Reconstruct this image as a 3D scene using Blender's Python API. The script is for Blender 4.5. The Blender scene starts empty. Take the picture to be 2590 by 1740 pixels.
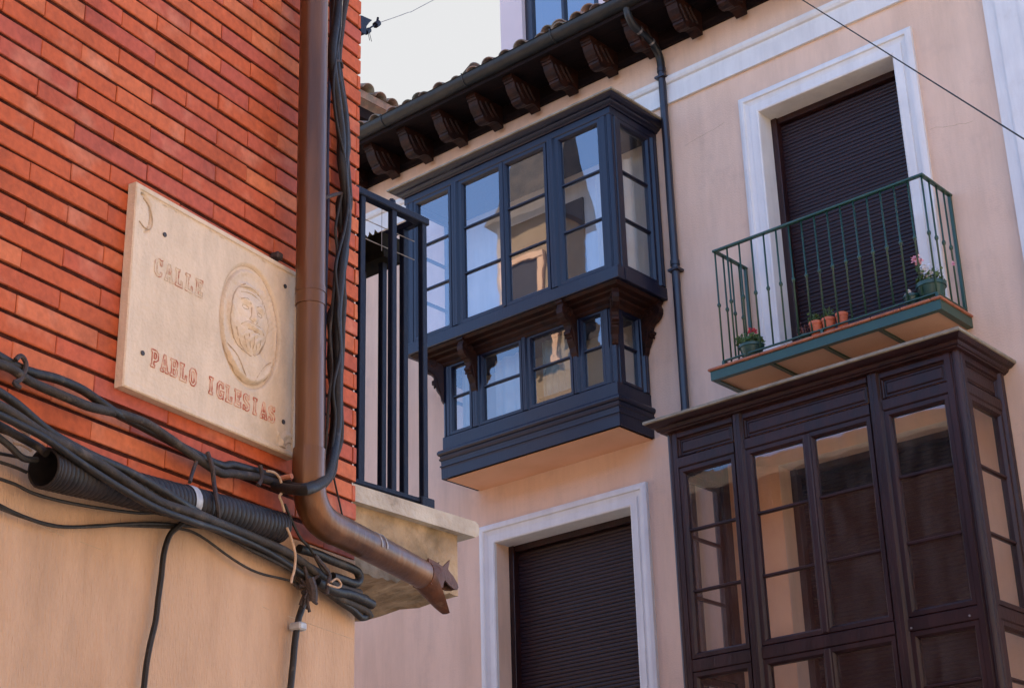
import bpy, math, random
from mathutils import Vector, Matrix
random.seed(7)
rad = math.radians

# ------------------------------------------------------------------ camera, sky, sun, exposure
scene = bpy.context.scene
col = scene.collection
cam_d = bpy.data.cameras.new('camera'); cam = bpy.data.objects.new('camera', cam_d); col.objects.link(cam)
PITCH, ROLL, YAW = rad(22.694), rad(-1.6027), rad(40.55)
fw = Vector((0, math.cos(PITCH), math.sin(PITCH))); up0 = Vector((0, -math.sin(PITCH), math.cos(PITCH))); r0 = Vector((1, 0, 0))
rt = math.cos(ROLL)*r0 + math.sin(ROLL)*up0; up = -math.sin(ROLL)*r0 + math.cos(ROLL)*up0
Rz = Matrix.Rotation(YAW, 3, 'Z')
rt, up, fw = Rz @ rt, Rz @ up, Rz @ fw
cam.matrix_world = Matrix(((rt.x, up.x, -fw.x, 0.0), (rt.y, up.y, -fw.y, -11.0), (rt.z, up.z, -fw.z, 2.5), (0, 0, 0, 1)))
cam_d.sensor_width = 36.0; cam_d.lens = 4189.6*36.0/2590.0; cam_d.clip_end = 2000
scene.camera = cam

SUN_EL, SUN_AZ = rad(47), rad(-28)            # azimuth from +Y towards +X
S = Vector((math.sin(SUN_AZ)*math.cos(SUN_EL), math.cos(SUN_AZ)*math.cos(SUN_EL), math.sin(SUN_EL)))
sl = bpy.data.lights.new('sun', 'SUN'); sl.energy = 4.0; sl.angle = rad(0.53); sl.color = (1.0, 0.93, 0.82)
so = bpy.data.objects.new('sun', sl); col.objects.link(so); so.rotation_euler = S.to_track_quat('Z', 'Y').to_euler(); so.location = (0, 0, 40)

world = bpy.data.worlds.new("World"); scene.world = world; world.use_nodes = True
wn = world.node_tree; wn.nodes.clear()
def wnode(t, **k):
    n = wn.nodes.new(t)
    for a, b in k.items(): setattr(n, a, b)
    return n
sky = wnode('ShaderNodeTexSky', sky_type='NISHITA', sun_disc=False, sun_elevation=SUN_EL, sun_rotation=SUN_AZ, air_density=1.0, dust_density=0.4, ozone_density=3.0)
bg = wnode('ShaderNodeBackground'); bg.inputs['Strength'].default_value = 0.15
wo = wnode('ShaderNodeOutputWorld')
tc = wnode('ShaderNodeTexCoord')
nz = wnode('ShaderNodeTexNoise'); nz.inputs['Scale'].default_value = 2.2; nz.inputs['Detail'].default_value = 7; nz.inputs['Roughness'].default_value = 0.55
mp = wnode('ShaderNodeMapping'); mp.inputs['Scale'].default_value = (1, 1, 2.2); mp.inputs['Location'].default_value = (3.1, 0.4, 1.2)
dotn = wnode('ShaderNodeVectorMath', operation='DOT_PRODUCT'); dotn.inputs[1].default_value = S
cr = wnode('ShaderNodeMapRange'); cr.inputs['From Min'].default_value = 0.72; cr.inputs['From Max'].default_value = 0.95
sr = wnode('ShaderNodeMapRange'); sr.inputs['From Min'].default_value = 0.80; sr.inputs['From Max'].default_value = 0.93
mx0 = wnode('ShaderNodeMath', operation='MAXIMUM')
mixc = wnode('ShaderNodeMix', data_type='RGBA')
tint = wnode('ShaderNodeMix', data_type='RGBA', blend_type='MULTIPLY'); tint.inputs['Factor'].default_value = 1.0; tint.inputs['B'].default_value = (0.96, 0.98, 1.07, 1)
L = wn.links.new
L(tc.outputs['Generated'], mp.inputs['Vector']); L(mp.outputs['Vector'], nz.inputs['Vector'])
L(nz.outputs['Fac'], cr.inputs['Value'])
L(tc.outputs['Generated'], dotn.inputs[0]); L(dotn.outputs['Value'], sr.inputs['Value'])
L(cr.outputs['Result'], mx0.inputs[0]); L(sr.outputs['Result'], mx0.inputs[1])
L(mx0.outputs[0], mixc.inputs['Factor']); L(sky.outputs['Color'], tint.inputs['A']); L(tint.outputs['Result'], mixc.inputs['A']); mixc.inputs['B'].default_value = (1.55, 1.56, 1.58, 1)
L(mixc.outputs['Result'], bg.inputs['Color']); L(bg.outputs[0], wo.inputs['Surface'])
scene.view_settings.view_transform = 'Standard'; scene.view_settings.look = 'None'
scene.view_settings.gamma = 1.0; scene.view_settings.use_curve_mapping = False
scene.view_settings.exposure = 1.80
scene.render.engine = 'CYCLES'
scene.cycles.max_bounces = 10; scene.cycles.transparent_max_bounces = 16; scene.cycles.diffuse_bounces = 5

# ------------------------------------------------------------------ materials
MAT = {}
def mat(name, c1, c2=None, scale=4.0, rough=0.6, bump=0.0, bscale=60.0, metal=0.0, stretch=(1, 1, 1), rnd=0.0, spec=0.5, detail=6, contrast=(0.35, 0.65), c3=None, s3=1.0, f3=(0.55, 0.75), coat=0.0, obj=False, streak=None):
    m = bpy.data.materials.new(name); m.use_nodes = True; nt = m.node_tree; n = nt.nodes; l = nt.links.new
    b = n['Principled BSDF']; b.inputs['Roughness'].default_value = rough; b.inputs['Metallic'].default_value = metal
    b.inputs['Specular IOR Level'].default_value = spec
    if coat: b.inputs['Coat Weight'].default_value = coat; b.inputs['Coat Roughness'].default_value = 0.12
    g = n.new('ShaderNodeNewGeometry')
    mpn = n.new('ShaderNodeMapping'); mpn.inputs['Scale'].default_value = stretch
    if obj:
        t = n.new('ShaderNodeTexCoord'); l(t.outputs['Object'], mpn.inputs['Vector'])
    else: l(g.outputs['Position'], mpn.inputs['Vector'])
    out = None
    if c2:
        z = n.new('ShaderNodeTexNoise'); z.inputs['Scale'].default_value = scale; z.inputs['Detail'].default_value = detail
        l(mpn.outputs['Vector'], z.inputs['Vector'])
        mr = n.new('ShaderNodeMapRange'); mr.inputs['From Min'].default_value = contrast[0]; mr.inputs['From Max'].default_value = contrast[1]
        l(z.outputs['Fac'], mr.inputs['Value'])
        mx = n.new('ShaderNodeMix'); mx.data_type = 'RGBA'; l(mr.outputs['Result'], mx.inputs['Factor'])
        mx.inputs['A'].default_value = (*c1, 1); mx.inputs['B'].default_value = (*c2, 1); out = mx.outputs['Result']
        if c3:
            z3 = n.new('ShaderNodeTexNoise'); z3.inputs['Scale'].default_value = s3; z3.inputs['Detail'].default_value = 8; z3.inputs['Roughness'].default_value = 0.65
            l(mpn.outputs['Vector'], z3.inputs['Vector'])
            m3 = n.new('ShaderNodeMapRange'); m3.inputs['From Min'].default_value = f3[0]; m3.inputs['From Max'].default_value = f3[1]; l(z3.outputs['Fac'], m3.inputs['Value'])
            x3 = n.new('ShaderNodeMix'); x3.data_type = 'RGBA'; l(m3.outputs['Result'], x3.inputs['Factor']); l(out, x3.inputs['A']); x3.inputs['B'].default_value = (*c3, 1); out = x3.outputs['Result']
        if streak:
            ms = n.new('ShaderNodeMapping'); ms.inputs['Scale'].default_value = streak[1]; l(g.outputs['Position'], ms.inputs['Vector'])
            zs = n.new('ShaderNodeTexNoise'); zs.inputs['Scale'].default_value = 3.0; zs.inputs['Detail'].default_value = 9; zs.inputs['Roughness'].default_value = 0.7; l(ms.outputs['Vector'], zs.inputs['Vector'])
            rs = n.new('ShaderNodeMapRange'); rs.inputs['From Min'].default_value = 0.42; rs.inputs['From Max'].default_value = 0.78; rs.inputs['To Min'].default_value = 1.0; rs.inputs['To Max'].default_value = 1-streak[0]; l(zs.outputs['Fac'], rs.inputs['Value'])
            xs = n.new('ShaderNodeMix'); xs.data_type = 'RGBA'; xs.blend_type = 'MULTIPLY'; xs.inputs['Factor'].default_value = 1; l(out, xs.inputs['A']); l(rs.outputs['Result'], xs.inputs['B']); out = xs.outputs['Result']
        if rnd:
            oi = n.new('ShaderNodeObjectInfo'); hs = n.new('ShaderNodeHueSaturation')
            r1 = n.new('ShaderNodeMapRange'); r1.inputs['To Min'].default_value = 1-rnd; r1.inputs['To Max'].default_value = 1+rnd; l(oi.outputs['Random'], r1.inputs['Value'])
            l(r1.outputs['Result'], hs.inputs['Value']); l(out, hs.inputs['Color']); out = hs.outputs['Color']
        l(out, b.inputs['Base Color'])
        rr = n.new('ShaderNodeMapRange'); rr.inputs['To Min'].default_value = max(0.05, rough-0.08); rr.inputs['To Max'].default_value = min(1, rough+0.10); l(z.outputs['Fac'], rr.inputs['Value']); l(rr.outputs['Result'], b.inputs['Roughness'])
    else: b.inputs['Base Color'].default_value = (*c1, 1)
    if bump:
        zb = n.new('ShaderNodeTexNoise'); zb.inputs['Scale'].default_value = bscale; zb.inputs['Detail'].default_value = 5; l(mpn.outputs['Vector'], zb.inputs['Vector'])
        bp = n.new('ShaderNodeBump'); bp.inputs['Strength'].default_value = bump; bp.inputs['Distance'].default_value = 0.01
        l(zb.outputs['Fac'], bp.inputs['Height']); l(bp.outputs['Normal'], b.inputs['Normal'])
    MAT[name] = m; return m

mat('pink_plaster', (0.72, 0.505, 0.375), (0.76, 0.55, 0.42), 1.3, 0.85, 0.35, 70, streak=(0.20, (1.6, 1.6, 0.22)), c3=(0.59, 0.42, 0.33), s3=2.5, f3=(0.55, 0.85), spec=0.2)
mat('orange_plaster', (0.76, 0.44, 0.27), (0.70, 0.39, 0.23), 2.5, 0.85, 0.2, 80, spec=0.2)  # orange deepened to carry the warm bounce light under the soffits
mat('cream_plaster', (0.66, 0.60, 0.50), (0.60, 0.54, 0.44), 2, 0.85, 0.1, 80, spec=0.2)
mat('white_trim', (0.74, 0.73, 0.71), (0.67, 0.66, 0.65), 3, 0.6, 0.12, 70, streak=(0.14, (4, 4, 0.4)), c3=(0.60, 0.57, 0.53), s3=5, f3=(0.6, 0.9), spec=0.3)
mat('dark_wood', (0.0038, 0.0058, 0.020), (0.0065, 0.0075, 0.020), 9, 0.35, 0.2, 60, stretch=(1, 1, 0.2), spec=0.4, coat=0.15, c3=(0.022, 0.02, 0.03), s3=14, f3=(0.62, 0.8))  # blue of the reflected sky is put into this dark wood's base colour
mat('brown_wood', (0.015, 0.0042, 0.0048), (0.030, 0.0085, 0.0078), 9, 0.42, 0.35, 60, stretch=(1, 1, 0.2), spec=0.35, coat=0.10, c3=(0.040, 0.017, 0.013), s3=14, f3=(0.6, 0.8))
mat('carved_wood', (0.013, 0.005, 0.0045), (0.034, 0.011, 0.006), 14, 0.55, 0.4, 50, spec=0.18)
mat('eave_wood', (0.008, 0.0045, 0.005), (0.014, 0.007, 0.007), 7, 0.7, 0.4, 40, spec=0.12)
mat('zinc_cap', (0.30, 0.26, 0.185), (0.20, 0.165, 0.11), 9, 0.6, 0.3, 60, c3=(0.13, 0.10, 0.07), s3=20, f3=(0.55, 0.75))
mat('gutter_metal', (0.016, 0.018, 0.021), (0.032, 0.030, 0.029), 6, 0.45, 0.2, 40, metal=0.4)
mat('downpipe_paint', (0.012, 0.010, 0.018), (0.020, 0.016, 0.022), 6, 0.35, 0.1, 40, coat=0.2)
mat('shutter_brown', (0.017, 0.007, 0.010), (0.023, 0.010, 0.013), 5, 0.45, 0.0, spec=0.3, stretch=(0.5, 0.5, 4), c3=(0.03, 0.025, 0.03), s3=9, f3=(0.60, 0.85), coat=0.04)
mat('green_paint', (0.009, 0.046, 0.028), (0.015, 0.060, 0.037), 8, 0.38, 0.1, 60, coat=0.2)
mat('terracotta', (0.46, 0.17, 0.09), (0.34, 0.12, 0.07), 12, 0.75, 0.3, 80)
mat('roof_tile', (0.34, 0.20, 0.14), (0.20, 0.14, 0.11), 9, 0.85, 0.5, 50, c3=(0.17, 0.18, 0.13), s3=6, f3=(0.45, 0.7), rnd=0.2)
mat('black_rail', (0.006, 0.009, 0.022), (0.012, 0.015, 0.028), 12, 0.5, 0.2, 80, spec=0.15)
mat('concrete', (0.44, 0.325, 0.205), (0.29, 0.205, 0.125), 9, 0.9, 1.0, 30, c3=(0.13, 0.095, 0.055), s3=5, f3=(0.47, 0.68), spec=0.15)
mat('coping_stone', (0.50, 0.45, 0.37), (0.36, 0.31, 0.25), 9, 0.85, 0.5, 60, c3=(0.15, 0.13, 0.10), s3=9, f3=(0.6, 0.75), spec=0.2)
mat('cable', (0.009, 0.0075, 0.007), (0.019, 0.015, 0.013), 25, 0.5, 0.15, 90, spec=0.3, c3=(0.09, 0.07, 0.055), s3=22, f3=(0.58, 0.8))
mat('cable_dusty', (0.022, 0.018, 0.016), (0.045, 0.036, 0.030), 18, 0.65, 0.3, 90, spec=0.25, c3=(0.13, 0.10, 0.075), s3=22, f3=(0.55, 0.78))
mat('navy', (0.008, 0.012, 0.04), (0.015, 0.018, 0.045), 20, 0.5)
mat('strap', (0.018, 0.012, 0.011), (0.05, 0.028, 0.022), 60, 0.7, 0.4, 120)
mat('rope', (0.55, 0.36, 0.22), (0.38, 0.24, 0.15), 60, 0.8, 0.5, 300)
mat('tape', (0.42, 0.42, 0.42), (0.22, 0.22, 0.24), 40, 0.5)
mat('tube_black', (0.009, 0.007, 0.008), (0.020, 0.015, 0.016), 18, 0.55, 0.2, 60, spec=0.3, c3=(0.05, 0.042, 0.04), s3=30, f3=(0.62, 0.8))
mat('plaque_stone', (0.66, 0.52, 0.38), (0.58, 0.45, 0.32), 5, 0.75, 0.35, 110, c3=(0.40, 0.32, 0.22), s3=6, f3=(0.58, 0.85), spec=0.25, streak=(0.2, (9, 9, 3)))
mat('letter_red', (0.40, 0.10, 0.055), (0.60, 0.38, 0.27), 45, 0.8, contrast=(0.40, 0.58))
mat('letter_faded', (0.42, 0.17, 0.11), (0.58, 0.46, 0.34), 55, 0.8, contrast=(0.36, 0.50))
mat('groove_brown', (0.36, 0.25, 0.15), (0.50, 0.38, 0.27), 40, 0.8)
mat('hole_dark', (0.03, 0.02, 0.015))
mat('joint_dark', (0.028, 0.006, 0.003), (0.06, 0.016, 0.009), 30, 0.95, 0.5, 80, spec=0.1)  # dark mortar colour also carries the shade of the deep joints
mat('left_plaster', (0.50, 0.315, 0.195), (0.56, 0.36, 0.23), 2.5, 0.85, 0.7, 130, stretch=(1.6, 1.6, 0.35), streak=(0.24, (3, 3, 0.9)), c3=(0.46, 0.27, 0.155), s3=3.2, f3=(0.50, 0.75), spec=0.2)
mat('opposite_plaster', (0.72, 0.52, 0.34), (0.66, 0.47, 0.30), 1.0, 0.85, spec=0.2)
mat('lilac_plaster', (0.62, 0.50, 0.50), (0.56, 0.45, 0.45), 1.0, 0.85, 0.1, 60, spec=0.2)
mat('dark_ochre', (0.36, 0.235, 0.14), (0.30, 0.19, 0.11), 1.5, 0.85, spec=0.2)  # one even, darker ochre for the side street house
mat('opposite_roof', (0.07, 0.045, 0.035), (0.035, 0.026, 0.026), 4, 0.85)
mat('dark_void', (0.012, 0.010, 0.010))
mat('ground_stone', (0.50, 0.43, 0.34), (0.42, 0.36, 0.29), 1.5, 0.85, 0.2, 20)
mat('leaf_green', (0.045, 0.11, 0.03), (0.09, 0.15, 0.04), 30, 0.6)
mat('petal_red', (0.62, 0.03, 0.05), (0.75, 0.07, 0.12), 40, 0.6)
mat('petal_pink', (0.75, 0.28, 0.36), (0.85, 0.55, 0.58), 40, 0.6)
mat('petal_white', (0.80, 0.78, 0.80), (0.70, 0.70, 0.72), 40, 0.6)
mat('dry_plant', (0.14, 0.05, 0.045), (0.28, 0.13, 0.11), 40, 0.8)
mat('pot_green', (0.012, 0.050, 0.045), (0.02, 0.07, 0.06), 10, 0.4)
mat('pot_orange', (0.55, 0.14, 0.06), (0.45, 0.11, 0.05), 10, 0.6)
mat('cream_curtain', (0.62, 0.58, 0.50), (0.55, 0.50, 0.43), 4, 0.9)
mat('teal_curtain', (0.30, 0.44, 0.44), (0.22, 0.33, 0.34), 6, 0.9)
mat('steel_dull', (0.30, 0.28, 0.27), (0.18, 0.16, 0.15), 20, 0.5, metal=0.6)
mat('planter_dark', (0.006, 0.005, 0.004), (0.02, 0.016, 0.008), 20, 0.8, spec=0.1)
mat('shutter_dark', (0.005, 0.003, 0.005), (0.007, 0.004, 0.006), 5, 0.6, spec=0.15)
mat('moss_olive', (0.16, 0.15, 0.05), (0.08, 0.07, 0.03), 30, 0.9)

def copper():
    m = mat('copper', (0.085, 0.036, 0.017), (0.16, 0.068, 0.028), 6, 0.34, 0.18, 30, metal=0.45, stretch=(2, 2, 0.25), c3=(0.30, 0.19, 0.12), s3=9, f3=(0.66, 0.85), coat=0.1)
copper()
mat('copper_dull', (0.12, 0.045, 0.022), (0.08, 0.032, 0.018), 20, 0.6, 0.3, 60, c3=(0.20, 0.12, 0.08), s3=25, f3=(0.6, 0.8), spec=0.25)

def brick_material():
    m = bpy.data.materials.new('brick'); m.use_nodes = True; nt = m.node_tree; n = nt.nodes; l = nt.links.new
    b = n['Principled BSDF']; b.inputs['Roughness'].default_value = 0.72; b.inputs['Specular IOR Level'].default_value = 0.25
    oi = n.new('ShaderNodeObjectInfo'); g = n.new('ShaderNodeNewGeometry')
    cr = n.new('ShaderNodeValToRGB'); l(oi.outputs['Random'], cr.inputs['Fac'])
    e = cr.color_ramp.elements; e[0].position = 0.0; e[0].color = (0.42, 0.083, 0.028, 1); e[1].position = 1.0; e[1].color = (0.47, 0.100, 0.033, 1)
    for p, c in ((0.10, (0.39, 0.084, 0.048, 1)), (0.22, (0.40, 0.080, 0.042, 1)), (0.30, (0.43, 0.086, 0.027, 1)), (0.62, (0.46, 0.096, 0.030, 1)), (0.86, (0.54, 0.150, 0.058, 1)), (0.93, (0.45, 0.088, 0.038, 1))):
        x = e.new(p); x.color = c
    z = n.new('ShaderNodeTexNoise'); z.inputs['Scale'].default_value = 7; z.inputs['Detail'].default_value = 3; l(g.outputs['Position'], z.inputs['Vector'])
    add = n.new('ShaderNodeVectorMath'); add.operation = 'ADD'; mulv = n.new('ShaderNodeVectorMath'); mulv.operation = 'SCALE'
    cmb = n.new('ShaderNodeCombineXYZ'); l(oi.outputs['Random'], cmb.inputs[0]); l(oi.outputs['Random'], cmb.inputs[2]); l(cmb.outputs[0], mulv.inputs[0]); mulv.inputs['Scale'].default_value = 37
    l(g.outputs['Position'], add.inputs[0]); l(mulv.outputs[0], add.inputs[1]); l(add.outputs[0], z.inputs['Vector'])
    mr = n.new('ShaderNodeMapRange'); mr.inputs['From Min'].default_value = 0.56; mr.inputs['From Max'].default_value = 0.70; l(z.outputs['Fac'], mr.inputs['Value'])
    mu = n.new('ShaderNodeMath'); mu.operation = 'MULTIPLY'; mu.inputs[1].default_value = 0.38; l(mr.outputs['Result'], mu.inputs[0])
    mx = n.new('ShaderNodeMix'); mx.data_type = 'RGBA'; l(mu.outputs[0], mx.inputs['Factor']); l(cr.outputs['Color'], mx.inputs['A']); mx.inputs['B'].default_value = (0.60, 0.26, 0.16, 1)
    z2 = n.new('ShaderNodeTexNoise'); z2.inputs['Scale'].default_value = 60; z2.inputs['Detail'].default_value = 5; l(g.outputs['Position'], z2.inputs['Vector'])
    m2 = n.new('ShaderNodeMix'); m2.data_type = 'RGBA'; m2.blend_type = 'MULTIPLY'; m2.inputs['Factor'].default_value = 1
    r2 = n.new('ShaderNodeMapRange'); r2.inputs['From Min'].default_value = 0.3; r2.inputs['From Max'].default_value = 0.7; r2.inputs['To Min'].default_value = 0.85; r2.inputs['To Max'].default_value = 1.12; l(z2.outputs['Fac'], r2.inputs['Value'])
    l(mx.outputs['Result'], m2.inputs['A']); l(r2.outputs['Result'], m2.inputs['B'])
    z5 = n.new('ShaderNodeTexNoise'); z5.inputs['Scale'].default_value = 5.5; z5.inputs['Detail'].default_value = 10; z5.inputs['Roughness'].default_value = 0.75; l(g.outputs['Position'], z5.inputs['Vector'])
    r5 = n.new('ShaderNodeMapRange'); r5.inputs['From Min'].default_value = 0.48; r5.inputs['From Max'].default_value = 0.74; r5.inputs['To Min'].default_value = 1.0; r5.inputs['To Max'].default_value = 0.62; l(z5.outputs['Fac'], r5.inputs['Value'])
    m5 = n.new('ShaderNodeMix'); m5.data_type = 'RGBA'; m5.blend_type = 'MULTIPLY'; m5.inputs['Factor'].default_value = 1; l(m2.outputs['Result'], m5.inputs['A']); l(r5.outputs['Result'], m5.inputs['B']); l(m5.outputs['Result'], b.inputs['Base Color'])
    bp = n.new('ShaderNodeBump'); bp.inputs['Strength'].default_value = 0.35; bp.inputs['Distance'].default_value = 0.004; l(z2.outputs['Fac'], bp.inputs['Height']); l(bp.outputs['Normal'], b.inputs['Normal'])
    MAT['brick'] = m
brick_material()

def glass_material(name, tint, base, gain, wav=0.25, wsc=5.0, dust=0.045):
    m = bpy.data.materials.new(name); m.use_nodes = True; nt = m.node_tree; n = nt.nodes; l = nt.links.new
    n.remove(n['Principled BSDF']); out = n['Material Output']
    tr = n.new('ShaderNodeBsdfTransparent'); tr.inputs['Color'].default_value = (*tint, 1)
    gl = n.new('ShaderNodeBsdfGlossy'); gl.inputs['Roughness'].default_value = 0.015; gl.inputs['Color'].default_value = (0.95, 0.97, 1.0, 1)
    lw = n.new('ShaderNodeLayerWeight'); lw.inputs['Blend'].default_value = 0.5      # two-sided facing, Schlick's law
    pw = n.new('ShaderNodeMath'); pw.operation = 'POWER'; pw.inputs[1].default_value = 5.0; l(lw.outputs['Facing'], pw.inputs[0])
    sc = n.new('ShaderNodeMath'); sc.operation = 'MULTIPLY_ADD'; sc.inputs[1].default_value = 0.96; sc.inputs[2].default_value = 0.04; l(pw.outputs[0], sc.inputs[0])
    ma = n.new('ShaderNodeMath'); ma.operation = 'MULTIPLY_ADD'; ma.inputs[1].default_value = gain; ma.inputs[2].default_value = base; ma.use_clamp = True
    l(sc.outputs[0], ma.inputs[0])
    g = n.new('ShaderNodeNewGeometry'); z = n.new('ShaderNodeTexNoise'); z.inputs['Scale'].default_value = wsc; z.inputs['Detail'].default_value = 1.5; l(g.outputs['Position'], z.inputs['Vector'])
    bp = n.new('ShaderNodeBump'); bp.inputs['Strength'].default_value = wav; bp.inputs['Distance'].default_value = 0.02; l(z.outputs['Fac'], bp.inputs['Height']); l(bp.outputs['Normal'], gl.inputs['Normal'])
    mx = n.new('ShaderNodeMixShader'); l(ma.outputs[0], mx.inputs['Fac']); l(tr.outputs[0], mx.inputs[1]); l(gl.outputs[0], mx.inputs[2]); 
    # thin film of dust, thicker in streaks
    df = n.new('ShaderNodeBsdfDiffuse'); df.inputs['Color'].default_value = (0.42, 0.40, 0.38, 1)
    md = n.new('ShaderNodeMapping'); md.inputs['Scale'].default_value = (6, 6, 1.5); l(g.outputs['Position'], md.inputs['Vector'])
    zd = n.new('ShaderNodeTexNoise'); zd.inputs['Scale'].default_value = 2.5; zd.inputs['Detail'].default_value = 8; l(md.outputs['Vector'], zd.inputs['Vector'])
    rd = n.new('ShaderNodeMapRange'); rd.inputs['From Min'].default_value = 0.40; rd.inputs['From Max'].default_value = 0.72; rd.inputs['To Min'].default_value = 0.02; rd.inputs['To Max'].default_value = dust; l(zd.outputs['Fac'], rd.inputs['Value'])
    m3 = n.new('ShaderNodeMixShader'); l(rd.outputs['Result'], m3.inputs['Fac']); l(mx.outputs[0], m3.inputs[1]); l(df.outputs[0], m3.inputs[2]); l(m3.outputs[0], out.inputs['Surface'])
    MAT[name] = m
glass_material('window_glass', (0.97, 0.98, 0.99), 0.18, 1.5, 0.030, 3)
glass_material('wavy_glass', (0.85, 0.87, 0.87), 0.13, 1.4, 0.06, 5)
glass_material('clear_glass', (0.97, 0.97, 0.965), 0.045, 1.1, 0.04, 4, 0.075)
glass_material('mirror_glass', (0.12, 0.16, 0.22), 0.30, 1.2, 0.03, 2)

# ------------------------------------------------------------------ mesh building helpers
class MB:
    def __init__(s, M=None): s.v = []; s.f = []; s.M = M
    def add(s, vs, fs):
        o = len(s.v)
        s.v += [Vector(p) if s.M is None else s.M @ Vector(p) for p in vs]
        s.f += [tuple(i+o for i in f) for f in fs]; return s
    def box(s, x0, x1, y0, y1, z0, z1):
        vs = [(x0, y0, z0), (x1, y0, z0), (x1, y1, z0), (x0, y1, z0), (x0, y0, z1), (x1, y0, z1), (x1, y1, z1), (x0, y1, z1)]
        return s.add(vs, [(0, 3, 2, 1), (4, 5, 6, 7), (0, 1, 5, 4), (1, 2, 6, 5), (2, 3, 7, 6), (3, 0, 4, 7)])
    def bbox(s, x0, x1, y0, y1, z0, z1, b=0.004):
        # box with chamfered edges
        P = []
        for sx, X in ((0, x0), (1, x1)):
            for sy, Y in ((0, y0), (1, y1)):
                for sz, Z in ((0, z0), (1, z1)):
                    ix = X+(b if sx == 0 else -b); iy = Y+(b if sy == 0 else -b); iz = Z+(b if sz == 0 else -b)
                    P += [(X, iy, iz), (ix, Y, iz), (ix, iy, Z)]
        def i(sx, sy, sz, k): return ((sx*2+sy)*2+sz)*3+k
        F = []
        for k, (a, c) in enumerate(((1, 2), (0, 2), (0, 1))):
            for t in (0, 1):
                q = []
                for u, w in ((0, 0), (1, 0), (1, 1), (0, 1)):
                    ss = [0, 0, 0]; ss[k] = t; ss[a] = u; ss[c] = w; q.append(i(*ss, k))
                F.append(tuple(q))
        for k in range(3):
            a, c = [j for j in range(3) if j != k]
            for u in (0, 1):
                for w in (0, 1):
                    s0 = [0, 0, 0]; s1 = [0, 0, 0]; s0[a] = s1[a] = u; s0[c] = s1[c] = w; s0[k] = 0; s1[k] = 1
                    F.append((i(*s0, a), i(*s1, a), i(*s1, c), i(*s0, c)))
        for sx in (0, 1):
            for sy in (0, 1):
                for sz in (0, 1): F.append((i(sx, sy, sz, 0), i(sx, sy, sz, 1), i(sx, sy, sz, 2)))
        return s.add(P, F)
    def prism(s, poly, f0, f1):
        # poly 2-D points, f0/f1 functions mapping a 2-D point to 3-D on either end
        n = len(poly); vs = [f0(*p) for p in poly]+[f1(*p) for p in poly]
        fs = [tuple(range(n-1, -1, -1)), tuple(range(n, 2*n))]+[(i, (i+1) % n, n+(i+1) % n, n+i) for i in range(n)]
        return s.add(vs, fs)
    def tube(s, pts, r, n=8, cap=True, smooth_path=3, rfun=None):
        pts = [Vector(p) for p in pts]
        if smooth_path and len(pts) > 2:
            q = []
            for i in range(len(pts)-1):
                p0 = pts[max(i-1, 0)]; p1 = pts[i]; p2 = pts[i+1]; p3 = pts[min(i+2, len(pts)-1)]
                for k in range(smooth_path):
                    t = k/smooth_path
                    q.append(0.5*((2*p1)+(p2-p0)*t+(2*p0-5*p1+4*p2-p3)*t*t+(-p0+3*p1-3*p2+p3)*t**3))
            q.append(pts[-1]); pts = q
        vs = []; N = len(pts); prev = None
        for i, p in enumerate(pts):
            d = (pts[min(i+1, N-1)]-pts[max(i-1, 0)]).normalized()
            if prev is None:
                a = Vector((0, 0, 1)) if abs(d.z) < 0.9 else Vector((1, 0, 0)); prev = d.cross(a).normalized()
            prev = (prev-d*prev.dot(d)).normalized(); b = d.cross(prev)
            rr = r if rfun is None else rfun(i/(N-1))*r
            for k in range(n):
                t = 2*math.pi*k/n; vs.append(p+prev*(rr*math.cos(t))+b*(rr*math.sin(t)))
        fs = [(i*n+k, i*n+(k+1) % n, (i+1)*n+(k+1) % n, (i+1)*n+k) for i in range(N-1) for k in range(n)]
        if cap: fs += [tuple(range(n-1, -1, -1)), tuple((N-1)*n+k for k in range(n))]
        return s.add(vs, fs)
    def lathe(s, prof, c, n=16, axis='z'):
        vs = []; cx, cy, cz = c
        for r, h in prof:
            for k in range(n):
                t = 2*math.pi*k/n; vs.append((cx+r*math.cos(t), cy+r*math.sin(t), cz+h))
        m = len(prof)
        fs = [(i*n+k, i*n+(k+1) % n, (i+1)*n+(k+1) % n, (i+1)*n+k) for i in range(m-1) for k in range(n)]
        fs += [tuple(range(n-1, -1, -1)), tuple((m-1)*n+k for k in range(n))]
        return s.add(vs, fs)
    def frame(s, x0, x1, z0, z1, prof, fn, sides='lrtb'):
        # moulded frame: prof = [(inset, depth)] swept with mitred corners; fn(u, v, d) -> xyz
        C = [(x0, z0, 1, 1), (x0, z1, 1, -1), (x1, z1, -1, -1), (x1, z0, -1, 1)]
        if sides == 'open': C = [(x0, z0, 1, 0), (x0, z1, 1, -1), (x1, z1, -1, -1), (x1, z0, -1, 0)]
        m = len(prof); vs = [fn(x+w*sx, z+w*sz, d) for x, z, sx, sz in C for w, d in prof]; fs = []
        for i in range(3 if sides == 'open' else 4):
            j = (i+1) % 4
            for k in range(m-1): fs.append((i*m+k, j*m+k, j*m+k+1, i*m+k+1))
        return s.add(vs, fs)
    def rings(s, x0, x1, y0, y1, prof, oy=1.0, ol=1.0, orr=1.0, cap=True):
        # stacked rectangles that swell by o to the left, right and front: prof = [(o, z)]
        vs = []
        for o, z in prof: vs += [(x0-o*ol, y1, z), (x0-o*ol, y0-o*oy, z), (x1+o*orr, y0-o*oy, z), (x1+o*orr, y1, z)]
        m = len(prof); fs = [(i*4+k, i*4+(k+1) % 4, i*4+4+(k+1) % 4, i*4+4+k) for i in range(m-1) for k in range(4)]
        if cap: fs += [(0, 1, 2, 3), tuple(4*(m-1)+k for k in (3, 2, 1, 0))]
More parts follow.
